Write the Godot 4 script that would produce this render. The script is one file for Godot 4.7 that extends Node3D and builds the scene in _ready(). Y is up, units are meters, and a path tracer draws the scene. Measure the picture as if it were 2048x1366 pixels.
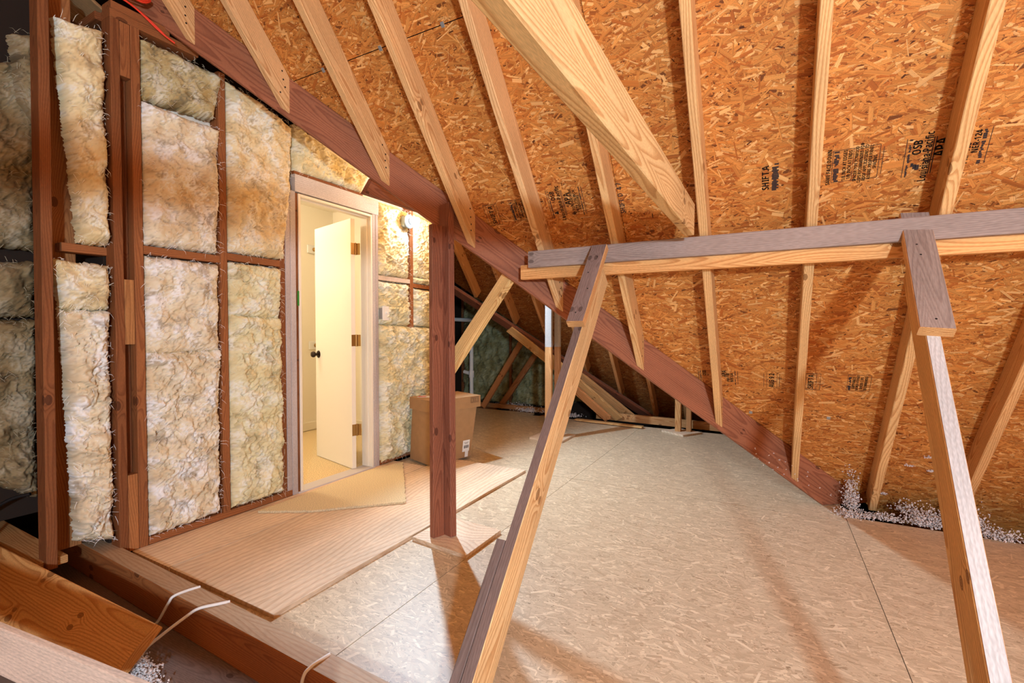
extends Node3D
# An attic: main roof slope, valley rafter, framed wall with batts, door, purlin with braces.
# Plan coordinates used throughout: v = across (x), u = away from the viewer along the framed wall (-z), y = up.

const S := 1.1933            # fall of the main roof per metre of u
const DV := 0.1993           # rafter depth measured straight down
const ROOF_C := 4.516        # underside of the sheathing: y = ROOF_C - S * u
const WING_C := 0.4997       # underside of the wing slope: y = WING_C - WS * v
const WS := 0.8672
const FAR_C := 7.3985        # underside of the far slope: y = FAR_C - S * u

var rng := RandomNumberGenerator.new()
var M := {}
var used := {}

func P(v: float, u: float, y: float) -> Vector3:
	return Vector3(v, y, -u)

func _ready():
	rng.seed = 4711
	# ---------- camera ----------
	var cam := Camera3D.new()
	cam.name = "camera"
	cam.position = P(0, 0, 1.12)
	cam.rotation_degrees = Vector3(-1.353, 28.57, 0)
	cam.fov = rad_to_deg(2.0 * atan(683.0 / 948.0))
	cam.near = 0.02
	add_child(cam)
	cam.current = true
	# ---------- environment ----------
	var we := WorldEnvironment.new()
	we.name = "environment"
	var env := Environment.new()
	env.background_mode = Environment.BG_COLOR
	env.background_color = Color(0.02, 0.02, 0.025)
	env.ambient_light_source = Environment.AMBIENT_SOURCE_DISABLED
	env.tonemap_mode = Environment.TONE_MAPPER_LINEAR
	env.tonemap_exposure = 1.13
	env.sdfgi_enabled = true
	env.ssao_enabled = true
	env.ssil_enabled = true
	we.environment = env
	add_child(we)
	# ---------- build ----------
	make_materials()
	build_shell()
	build_floor()
	build_roof()
	build_wall()
	build_door()
	build_timbers()
	build_far_end()
	build_batts()
	build_small_things()
	build_lamps()

# =====================================================================  helpers
func numbered(called: String) -> String:
	if not used.has(called):
		used[called] = 0
		return called
	used[called] += 1
	return "%s_%03d" % [called, used[called]]

func tag(o: Node3D, label: String, category: String, group := "") -> Node3D:
	o.set_meta("label", label)
	o.set_meta("category", category)
	if group != "":
		o.set_meta("group", group)
	return o

func thing(called: String, at: Vector3, label: String, category: String, group := "") -> Node3D:
	var o := Node3D.new()
	o.name = numbered(called)
	add_child(o)
	o.position = at
	return tag(o, label, category, group)

func structure(called: String, at := Vector3.ZERO) -> Node3D:
	var o := Node3D.new()
	o.name = numbered(called)
	add_child(o)
	o.position = at
	o.set_meta("kind", "structure")
	return o

func put(called: String, mesh: Mesh, mat: Material, parent: Node3D = null) -> MeshInstance3D:
	# vertices are given in world space; the node sits at the middle of its own mesh
	var o := MeshInstance3D.new()
	o.mesh = mesh
	o.material_override = mat
	o.cast_shadow = GeometryInstance3D.SHADOW_CASTING_SETTING_ON
	if parent == null:
		o.name = numbered(called)
		add_child(o)
	else:
		o.name = called
		parent.add_child(o, true)
		var off := Vector3.ZERO
		var q: Node = parent
		while q != self:
			off += (q as Node3D).position
			q = q.get_parent()
		o.position = -off
	return o

func st_new() -> SurfaceTool:
	var st := SurfaceTool.new()
	st.begin(Mesh.PRIMITIVE_TRIANGLES)
	return st

func tri(st: SurfaceTool, a: Vector3, b: Vector3, c: Vector3, n: Vector3, ua := Vector2.ZERO, ub := Vector2.ZERO, uc := Vector2.ZERO, col := Color.WHITE):
	if (b - a).cross(c - a).dot(n) > 0.0:      # clockwise is the front
		var t := b
		b = c
		c = t
		var tu := ub
		ub = uc
		uc = tu
	for k in 3:
		st.set_normal(n)
		st.set_color(col)
		st.set_uv([ua, ub, uc][k])
		st.add_vertex([a, b, c][k])

func quad(st: SurfaceTool, a: Vector3, b: Vector3, c: Vector3, d: Vector3, n: Vector3, ua := Vector2.ZERO, ub := Vector2.ZERO, uc := Vector2.ZERO, ud := Vector2.ZERO, col := Color.WHITE):
	tri(st, a, b, c, n, ua, ub, uc, col)
	tri(st, a, c, d, n, ua, uc, ud, col)

# A length of lumber from p0 to p1 (centre line), w along sdir, d across it, chamfered arrises, optional end cuts.
func lumber_into(st: SurfaceTool, p0: Vector3, p1: Vector3, w: float, d: float, sdir: Vector3, tint := Color.WHITE, cut0 := Vector3.ZERO, cut1 := Vector3.ZERO, c := 0.003, face := -1, face_tint := Color.WHITE):
	var a := (p1 - p0).normalized()
	var s := (sdir - a * sdir.dot(a)).normalized()
	var n := a.cross(s).normalized()
	var oc := [Vector2(w / 2 - c, -d / 2), Vector2(w / 2, -d / 2 + c), Vector2(w / 2, d / 2 - c), Vector2(w / 2 - c, d / 2), Vector2(-w / 2 + c, d / 2), Vector2(-w / 2, d / 2 - c), Vector2(-w / 2, -d / 2 + c), Vector2(-w / 2 + c, -d / 2)]
	var ru := rng.randf()
	var rv := rng.randf()
	var lng := (p1 - p0).length()
	var q0: Array[Vector3] = []
	var q1: Array[Vector3] = []
	var t0: Array[float] = []
	var t1: Array[float] = []
	for k in 8:
		var o: Vector3 = s * oc[k].x + n * oc[k].y
		var e0 := 0.0 if cut0 == Vector3.ZERO else -o.dot(cut0) / a.dot(cut0)
		var e1 := 0.0 if cut1 == Vector3.ZERO else -o.dot(cut1) / a.dot(cut1)
		q0.append(p0 + o + a * e0)
		q1.append(p1 + o + a * e1)
		t0.append(e0)
		t1.append(lng + e1)
	var per := 0.0
	for k in 8:
		var m := (k + 1) % 8
		var e: Vector2 = oc[m] - oc[k]
		var nn := (s * e.y - n * e.x).normalized()
		if nn.dot(s * (oc[k].x + oc[m].x) + n * (oc[k].y + oc[m].y)) < 0:
			nn = -nn
		var per2 := per + e.length()
		var cl := face_tint if k == face else tint
		quad(st, q0[k], q0[m], q1[m], q1[k], nn, Vector2(t0[k] / 2.0 + ru, per / 0.5 + rv), Vector2(t0[m] / 2.0 + ru, per2 / 0.5 + rv), Vector2(t1[m] / 2.0 + ru, per2 / 0.5 + rv), Vector2(t1[k] / 2.0 + ru, per / 0.5 + rv), cl)
		per = per2
	for side in 2:
		var q := q0 if side == 0 else q1
		var nn := -a if side == 0 else a
		var cut := cut0 if side == 0 else cut1
		if cut != Vector3.ZERO:
			nn = cut.normalized() * signf(cut.dot(nn))
		for k in range(1, 7):
			tri(st, q[0], q[k], q[k + 1], nn, oc[0] * 2 + Vector2(ru, rv), oc[k] * 2 + Vector2(ru, rv), oc[k + 1] * 2 + Vector2(ru, rv), tint * 0.85)

func lumber(called: String, p0: Vector3, p1: Vector3, w: float, d: float, sdir: Vector3, mat: Material, parent: Node3D = null, tint := Color.WHITE, cut0 := Vector3.ZERO, cut1 := Vector3.ZERO) -> MeshInstance3D:
	var st := st_new()
	lumber_into(st, p0, p1, w, d, sdir, tint, cut0, cut1)
	return put(called, st.commit(), mat, parent)

# a timber that is a thing of its own
func timber(called: String, p0: Vector3, p1: Vector3, w: float, d: float, sdir: Vector3, mat: Material, label: String, category: String, group := "", tint := Color.WHITE, cut0 := Vector3.ZERO, cut1 := Vector3.ZERO) -> MeshInstance3D:
	var o := lumber(called, p0, p1, w, d, sdir, mat, null, tint, cut0, cut1)
	tag(o, label, category, group)
	return o

func box_into(st: SurfaceTool, c: Vector3, size: Vector3, basis := Basis.IDENTITY, col := Color.WHITE, ch := 0.002, uvs := 1.0):
	# chamfered box: 6 faces, 12 edge strips, 8 corners
	var h := size / 2
	ch = minf(ch, minf(h.x, minf(h.y, h.z)) * 0.6)
	var ax := [Vector3.RIGHT, Vector3.UP, Vector3.BACK]
	for i in 3:
		for sg in [-1.0, 1.0]:
			var n: Vector3 = ax[i] * sg
			var t: Vector3 = ax[(i + 1) % 3]
			var b: Vector3 = ax[(i + 2) % 3]
			var ht := h[(i + 1) % 3] - ch
			var hb := h[(i + 2) % 3] - ch
			var o := n * h[i]
			quad(st, c + basis * (o - t * ht - b * hb), c + basis * (o + t * ht - b * hb), c + basis * (o + t * ht + b * hb), c + basis * (o - t * ht + b * hb), basis * n, Vector2(-ht, -hb) * uvs, Vector2(ht, -hb) * uvs, Vector2(ht, hb) * uvs, Vector2(-ht, hb) * uvs, col)
	for i in 3:
		var t: Vector3 = ax[i]
		var j := (i + 1) % 3
		var k := (i + 2) % 3
		for sj in [-1.0, 1.0]:
			for sk in [-1.0, 1.0]:
				var e1: Vector3 = ax[j] * sj * h[j] + ax[k] * sk * (h[k] - ch)
				var e2: Vector3 = ax[j] * sj * (h[j] - ch) + ax[k] * sk * h[k]
				var l: Vector3 = t * (h[i] - ch)
				quad(st, c + basis * (e1 - l), c + basis * (e1 + l), c + basis * (e2 + l), c + basis * (e2 - l), basis * (ax[j] * sj + ax[k] * sk).normalized(), Vector2.ZERO, Vector2.ZERO, Vector2.ZERO, Vector2.ZERO, col)
	for sx in [-1.0, 1.0]:
		for sy in [-1.0, 1.0]:
			for sz in [-1.0, 1.0]:
				tri(st, c + basis * Vector3(sx * h.x, sy * (h.y - ch), sz * (h.z - ch)), c + basis * Vector3(sx * (h.x - ch), sy * h.y, sz * (h.z - ch)), c + basis * Vector3(sx * (h.x - ch), sy * (h.y - ch), sz * h.z), basis * Vector3(sx, sy, sz).normalized(), Vector2.ZERO, Vector2.ZERO, Vector2.ZERO, col)

func block(called: String, v0: float, v1: float, u0: float, u1: float, y0: float, y1: float, mat: Material, parent: Node3D = null, ch := 0.002, col := Color.WHITE) -> MeshInstance3D:
	var st := st_new()
	box_into(st, P((v0 + v1) / 2, (u0 + u1) / 2, (y0 + y1) / 2), Vector3(absf(v1 - v0), absf(y1 - y0), absf(u1 - u0)), Basis.IDENTITY, col, ch)
	return put(called, st.commit(), mat, parent)

# flat panel: polygon pts (in X, Y about O), thickness behind the face; face looks along N
func slab_into(st: SurfaceTool, pts: PackedVector2Array, O: Vector3, X: Vector3, Y: Vector3, N: Vector3, thick: float, scale_uv: float, off: Vector2, turn := false, col := Color.WHITE, aspect := 1.0):
	var idx := Geometry2D.triangulate_polygon(pts)
	var back := -N * thick
	var f := func(p: Vector2) -> Vector3: return O + X * p.x + Y * p.y
	var g := func(p: Vector2) -> Vector2: return (Vector2(p.y, p.x * aspect) if turn else p) * scale_uv + off
	for k in range(0, idx.size(), 3):
		var a := pts[idx[k]]
		var b := pts[idx[k + 1]]
		var c := pts[idx[k + 2]]
		tri(st, f.call(a), f.call(b), f.call(c), N, g.call(a), g.call(b), g.call(c), col)
		tri(st, f.call(a) + back, f.call(b) + back, f.call(c) + back, -N, g.call(a), g.call(b), g.call(c), col)
	var area := 0.0
	for k in pts.size():
		area += pts[k].cross(pts[(k + 1) % pts.size()])
	for k in pts.size():
		var a := pts[k]
		var b := pts[(k + 1) % pts.size()]
		var e := (b - a)
		var o2 := Vector2(e.y, -e.x) * signf(area)
		var n := (X * o2.x + Y * o2.y).normalized()
		var w := Vector2(0, thick * scale_uv)
		quad(st, f.call(a), f.call(b), f.call(b) + back, f.call(a) + back, n, g.call(a), g.call(b), g.call(b) + w, g.call(a) + w, col * 0.8)

func rect2(a0: float, a1: float, b0: float, b1: float) -> PackedVector2Array:
	return PackedVector2Array([Vector2(a0, b0), Vector2(a1, b0), Vector2(a1, b1), Vector2(a0, b1)])

func tube_into(st: SurfaceTool, pts: Array, r: float, sides := 8, col := Color.WHITE, flat := 1.0):
	var rings := []
	var up := Vector3.UP
	for i in pts.size():
		var t: Vector3 = (pts[min(i + 1, pts.size() - 1)] - pts[max(i - 1, 0)]).normalized()
		if absf(t.dot(up)) > 0.95:
			up = Vector3.RIGHT
		var s := t.cross(up).normalized()
		up = s.cross(t).normalized()
		var ring := []
		for k in sides:
			var ang := TAU * k / sides
			ring.append([pts[i] + (s * cos(ang) + up * sin(ang) * flat) * r, (s * cos(ang) + up * sin(ang)).normalized()])
		rings.append(ring)
	for i in rings.size() - 1:
		for k in sides:
			var m := (k + 1) % sides
			var a = rings[i][k]
			var b = rings[i][m]
			var c = rings[i + 1][m]
			var d = rings[i + 1][k]
			var nn: Vector3 = a[1] + c[1]
			var flip: bool = (b[0] - a[0]).cross(c[0] - a[0]).dot(nn) > 0
			var seq: Array = [a, c, b, a, d, c] if flip else [a, b, c, a, c, d]
			for q in seq:
				st.set_normal(q[1])
				st.set_color(col)
				st.set_uv(Vector2.ZERO)
				st.add_vertex(q[0])
	for e in [0, rings.size() - 1]:
		var mid: Vector3 = pts[e]
		var out: Vector3 = (pts[0] - pts[1]) if e == 0 else (pts[-1] - pts[-2])
		for k in sides:
			tri(st, mid, rings[e][k][0], rings[e][(k + 1) % sides][0], out.normalized(), Vector2.ZERO, Vector2.ZERO, Vector2.ZERO, col)

func smooth_path(pts: Array, per := 8) -> Array:
	var out := []
	for i in pts.size() - 1:
		var p0: Vector3 = pts[max(i - 1, 0)]
		var p1: Vector3 = pts[i]
		var p2: Vector3 = pts[i + 1]
		var p3: Vector3 = pts[min(i + 2, pts.size() - 1)]
		for k in per:
			out.append(p1.cubic_interpolate(p2, p0, p3, float(k) / per))
	out.append(pts[-1])
	return out

# profile of (radius, height) turned about an axis
func lathe_into(st: SurfaceTool, prof: Array, base: Vector3, axis: Vector3, sides := 24, col := Color.WHITE):
	axis = axis.normalized()
	var s := axis.cross(Vector3.UP if absf(axis.y) < 0.9 else Vector3.RIGHT).normalized()
	var t := axis.cross(s)
	for i in prof.size() - 1:
		var r0: float = prof[i].x
		var r1: float = prof[i + 1].x
		var h0: float = prof[i].y
		var h1: float = prof[i + 1].y
		for k in sides:
			var d0 := s * cos(TAU * k / sides) + t * sin(TAU * k / sides)
			var d1 := s * cos(TAU * (k + 1) / sides) + t * sin(TAU * (k + 1) / sides)
			var n := ((d0 + d1) * (h1 - h0) - axis * (r1 - r0) * 2.0).normalized()
			quad(st, base + d0 * r0 + axis * h0, base + d1 * r0 + axis * h0, base + d1 * r1 + axis * h1, base + d0 * r1 + axis * h1, n, Vector2.ZERO, Vector2.ZERO, Vector2.ZERO, Vector2.ZERO, col)

func noise(seed_: int, freq: float, octaves := 1, kind := FastNoiseLite.TYPE_SIMPLEX_SMOOTH) -> FastNoiseLite:
	var f := FastNoiseLite.new()
	f.seed = seed_
	f.noise_type = kind
	f.frequency = freq
	f.fractal_octaves = octaves
	f.fractal_type = FastNoiseLite.FRACTAL_FBM if octaves > 1 else FastNoiseLite.FRACTAL_NONE
	return f

# =====================================================================  materials
func std(col: Color, rough := 0.8, metal := 0.0, tex: Texture2D = null) -> StandardMaterial3D:
	var m := StandardMaterial3D.new()
	m.albedo_color = col
	m.roughness = rough
	m.metallic = metal
	m.vertex_color_use_as_albedo = true
	m.metallic_specular = 0.35
	if tex:
		m.albedo_texture = tex
	return m

# Sawn softwood: growth rings cut lengthwise, knots, fibre. 2 m long, 0.5 m across (folded so that it tiles).
func wood_tex(seed_: int, w: int, h: int, early: Color, late: Color, rings: float, knots: int, contrast: float, spread: float, heart := 0.5) -> ImageTexture:
	var r := RandomNumberGenerator.new()
	r.seed = seed_
	var buf := PackedByteArray()
	buf.resize(w * h * 3)
	var n1 := noise(seed_, 2.2, 2)
	var n2 := noise(seed_ + 5, 1.0)
	var fib := noise(seed_ + 9, 1.0)
	var fold := 0.125
	var kn := []
	for i in knots:
		kn.append([r.randf() * 2.0, r.randf_range(0.01, fold), r.randf_range(0.006, 0.014)])
	var R := 2.0 / TAU
	for x in w:
		var X := 2.0 * x / w
		var cx := cos(TAU * x / w) * R
		var sx := sin(TAU * x / w) * R
		var dep: float = 0.012 + spread * (0.5 + 0.5 * n2.get_noise_3d(cx * 0.9, sx * 0.9, 3.0))
		var yc: float = fold * (heart + 0.45 * n2.get_noise_3d(cx * 0.8, sx * 0.8, 40.0))
		for y in h:
			var Y := pingpong(0.5 * y / h, fold)
			var wob: float = n1.get_noise_3d(cx * 0.7, sx * 0.7, Y * 6.0) * 0.007
			var rr := sqrt((Y - yc) * (Y - yc) + dep * dep)
			var dark := 0.0
			for k in kn:
				var dx: float = absf(X - k[0])
				dx = minf(dx, 2.0 - dx) * 0.55
				var dy: float = Y - k[1]
				var d2 := dx * dx + dy * dy
				var kr: float = k[2]
				if d2 < kr * kr * 30.0:
					rr += kr * 1.5 * exp(-d2 / (kr * kr * 4.0))
					if d2 < kr * kr:
						dark = maxf(dark, 0.75 + 0.25 * sin(sqrt(d2) * 1800.0))
			var ph := fposmod((rr + wob) * rings, 1.0)
			var lt := smoothstep(0.35, 0.88, ph) * (1.0 - smoothstep(0.9, 1.0, ph))
			var fi: float = fib.get_noise_2d(x * 0.05, y * 0.9)
			var tone: float = 1.0 + fi * 0.07 + n1.get_noise_3d(cx * 0.7, sx * 0.7, Y * 3.0 + 20.0) * 0.09
			var c := early.lerp(late, clampf(lt * contrast, 0, 1)) * tone
			if dark > 0.0:
				c = c.lerp(late * 0.68, dark * 0.85)
			var i := (y * w + x) * 3
			buf[i] = int(clampf(c.r, 0, 1) * 255)
			buf[i + 1] = int(clampf(c.g, 0, 1) * 255)
			buf[i + 2] = int(clampf(c.b, 0, 1) * 255)
	var img := Image.create_from_data(w, h, false, Image.FORMAT_RGB8, buf)
	img.generate_mipmaps()
	return ImageTexture.create_from_image(img)

# Oriented strand board: thousands of flakes laid over one another, 1.5 m square, tiling
func osb_buf(seed_: int, n: int, count: int, pal: Array, aligned: float) -> PackedByteArray:
	var r := RandomNumberGenerator.new()
	r.seed = seed_
	var buf := PackedByteArray()
	buf.resize(n * n * 3)
	for i in n * n:
		buf[i * 3] = 120
		buf[i * 3 + 1] = 74
		buf[i * 3 + 2] = 40
	var pm := n / 1.5
	var streak := PackedFloat32Array()
	streak.resize(64)
	for i in count:
		var ang := r.randfn(0.0, 0.42) if r.randf() < aligned else r.randf_range(0, PI)
		var big := r.randf()
		var hl := r.randf_range(0.008, 0.042) * pm
		var hw := r.randf_range(0.0012, 0.0075) * pm * r.randf_range(0.6, 1.3)
		if big > 0.985:
			hw *= 1.6
		var c: Color = pal[r.randi() % pal.size()]
		c = c * r.randf_range(0.93, 1.06)
		if r.randf() < 0.02:
			c = Color(0.34, 0.19, 0.1)
			hl *= 0.35
			hw *= 0.5
		for k in 64:
			streak[k] = r.randf_range(0.88, 1.06)
		var ca := cos(ang)
		var sa := sin(ang)
		var cx := r.randf() * n
		var cy := r.randf() * n
		var tap := r.randf_range(-0.4, 0.4)
		var na := int(hl * 2 / 0.8)
		var nb := int(maxf(2.0, hw * 2 / 0.8))
		for ib in nb:
			var b := -hw + ib * 0.8
			var f := streak[ib % 64]
			if ib == 0:
				f *= 0.72  # shadow line painted along one edge of the flake
			elif ib == nb - 1:
				f *= 1.06
			var c3 := c * f
			var cr := int(clampf(c3.r, 0, 1) * 255)
			var cg := int(clampf(c3.g, 0, 1) * 255)
			var cb := int(clampf(c3.b, 0, 1) * 255)
			var sk := b * tap
			for ia in na:
				var a := -hl + ia * 0.8 + sk
				var x := int(cx + a * ca - b * sa) % n
				var y := int(cy + a * sa + b * ca) % n
				if x < 0:
					x += n
				if y < 0:
					y += n
				var k := (y * n + x) * 3
				buf[k] = cr
				buf[k + 1] = cg
				buf[k + 2] = cb
	return buf

func tex_from(buf: PackedByteArray, n: int) -> ImageTexture:
	var img := Image.create_from_data(n, n, false, Image.FORMAT_RGB8, buf)
	img.generate_mipmaps()
	return ImageTexture.create_from_image(img)

func fuzz_tex(seed_: int, base: Color, amp: float, freq: float) -> ImageTexture:
	var n := 256
	var img := Image.create(n, n, false, Image.FORMAT_RGB8)
	var f := noise(seed_, freq, 3)
	for y in n:
		for x in n:
			var t := 1.0 + f.get_noise_2d(x, y) * amp
			img.set_pixel(x, y, Color(base.r * t, base.g * t, base.b * t))
	img.generate_mipmaps()
	return ImageTexture.create_from_image(img)

func c8(r: int, g: int, b: int) -> Color:
	return Color(r / 255.0, g / 255.0, b / 255.0)

func make_materials():
	var pine := wood_tex(11, 2048, 512, c8(232, 194, 144), c8(186, 130, 80), 130.0, 3, 0.62, 0.05)
	var fir := wood_tex(23, 2048, 512, c8(182, 126, 80), c8(136, 84, 50), 150.0, 2, 0.55, 0.05)
	var red := wood_tex(29, 2048, 512, c8(172, 116, 88), c8(128, 78, 58), 110.0, 4, 0.6, 0.05)
	var grey := wood_tex(37, 1024, 256, c8(160, 146, 140), c8(128, 112, 106), 160.0, 2, 0.5, 0.04)
	var white := wood_tex(41, 2048, 256, c8(232, 222, 212), c8(206, 194, 182), 90.0, 0, 0.6, 0.02, -0.5)
	var ply := wood_tex(53, 1024, 512, c8(240, 212, 180), c8(216, 176, 138), 60.0, 0, 0.6, 0.02, -0.9)
	M.pine = std(Color.WHITE, 0.75, 0, pine)
	M.fir = std(Color.WHITE, 0.7, 0, fir)
	M.red = std(Color.WHITE, 0.65, 0, red)
	M.grey = std(Color.WHITE, 0.8, 0, grey)
	M.white_wood = std(Color.WHITE, 0.7, 0, white)
	M.ply = std(Color.WHITE, 0.55, 0, ply)
	var pal := [c8(214, 154, 88), c8(204, 140, 74), c8(224, 168, 100), c8(194, 128, 66), c8(210, 148, 82), c8(240, 196, 138), c8(180, 112, 56), c8(214, 154, 88)]
	var b1 := osb_buf(5, 1536, 21000, pal, 0.72)
	M.osb = std(Color(0.96, 0.87, 0.76), 0.62, 0, tex_from(b1, 1536))
	var b2 := b1.duplicate()
	for i in range(0, b2.size(), 3):
		var l := (b1[i] + b1[i + 1] + b1[i + 2]) / 3.0
		var t := (l - 152.0) * 0.5
		b2[i] = clampi(int(218 + t), 0, 255)
		b2[i + 1] = clampi(int(194 + t * 1.05), 0, 255)
		b2[i + 2] = clampi(int(160 + t * 1.0), 0, 255)
	M.osb_shaded = std(Color(0.66, 0.58, 0.5), 0.7, 0, M.osb.albedo_texture)  # same board tinted darker, dimness of the far slope put into the colour
	M.osb_floor = std(Color.WHITE, 0.45, 0, tex_from(b2, 1536))
	M.osb_floor.metallic_specular = 0.5
	M.fluff = std(Color.WHITE, 1.0)
	M.fluff.metallic_specular = 0.1
	M.plain = std(Color.WHITE, 0.8)
	M.paint = std(c8(206, 200, 200), 0.6)
	M.cream = std(c8(244, 236, 218), 0.55)
	M.room = std(c8(246, 238, 220), 0.9)
	M.brass = std(c8(176, 140, 84), 0.35, 0.8)
	M.bronze = std(c8(52, 40, 32), 0.35, 0.7)
	M.white_plastic = std(c8(236, 236, 232), 0.4)
	M.dark = std(c8(44, 33, 26), 0.9)
	M.gyp = std(c8(126, 112, 104), 0.95)
	M.ink = std(c8(58, 46, 44), 0.9)
	M.zinc = std(c8(176, 178, 176), 0.4, 0.6)
	M.carpet_room = std(Color.WHITE, 1.0, 0, fuzz_tex(3, c8(222, 196, 152), 0.5, 0.18))
	M.carpet = std(Color.WHITE, 1.0, 0, fuzz_tex(4, c8(228, 208, 168), 0.25, 0.2))
	M.card = std(Color.WHITE, 0.85, 0, fuzz_tex(6, c8(172, 134, 94), 0.04, 0.05))
	M.cord = std(c8(236, 66, 40), 0.5)
	M.cable = std(c8(232, 228, 222), 0.5)
	M.black = std(c8(22, 22, 24), 0.5)

# =====================================================================  setting
func build_shell():
	# outer closed shell, so that no light enters from outside
	block("wall_right", 3.0, 3.1, -4.2, 7.2, -0.5, 5.2, M.osb).set_meta("kind", "structure")
	block("wall_left", -5.1, -5.0, -4.2, 7.2, -0.5, 5.2, M.dark).set_meta("kind", "structure")
	block("wall_front", -5.1, 3.1, -4.3, -4.2, -0.5, 5.2, M.osb).set_meta("kind", "structure")
	block("wall_back", -5.1, 3.1, 7.2, 7.3, -0.5, 5.2, M.dark).set_meta("kind", "structure")

func build_floor():
	var f := structure("floor")
	var X := Vector3.RIGHT
	var Z := Vector3.FORWARD
	var i := 0
	for r in [[-1.2985, 0.4085, 1.105, 3.3375], [-0.3985, 0.4085, -2.0, 1.1035], [0.4115, 2.99, -2.0, 3.44], [-2.785, -1.3015, 1.105, 3.3375], [-1.2985, 0.4085, 3.3425, 5.55], [-2.785, -1.3015, 3.3425, 5.6], [-4.35, -2.788, 4.06, 5.75], [-0.3985, 2.99, -4.2, -2.003]]:
		var st := st_new()
		slab_into(st, rect2(r[0], r[1], r[2], r[3]), Vector3.ZERO, X, Z, Vector3.UP, 0.018, 1.0 / 1.5, Vector2(i * 0.37, i * 0.61), false)
		put("floor_panel", st.commit(), M.osb_floor, f)
		i += 1
	i = 0
	for r in [[-2.437, -1.68, 1.15, 3.31], [-2.785, -2.443, 1.15, 3.02]]:
		# grain runs along the panel
		var st2 := st_new()
		var pts := rect2(r[0], r[1], r[2], r[3])
		slab_into(st2, pts, Vector3(0, 0.0185, 0), X, Z, Vector3.UP, 0.018, 0.4, Vector2(i * 0.4, 0.3), true, Color.WHITE, 2.5)
		put("plywood_panel", st2.commit(), M.ply, f)
		i += 1
	# the lower level between the joists, grey with dust
	block("ceiling_board", -4.9, -0.4, -4.2, 1.1, -0.16, -0.14, M.gyp, f)
	block("subfloor", -5.0, 3.0, -4.2, 7.2, -0.42, -0.4, M.dark, f)

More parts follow.
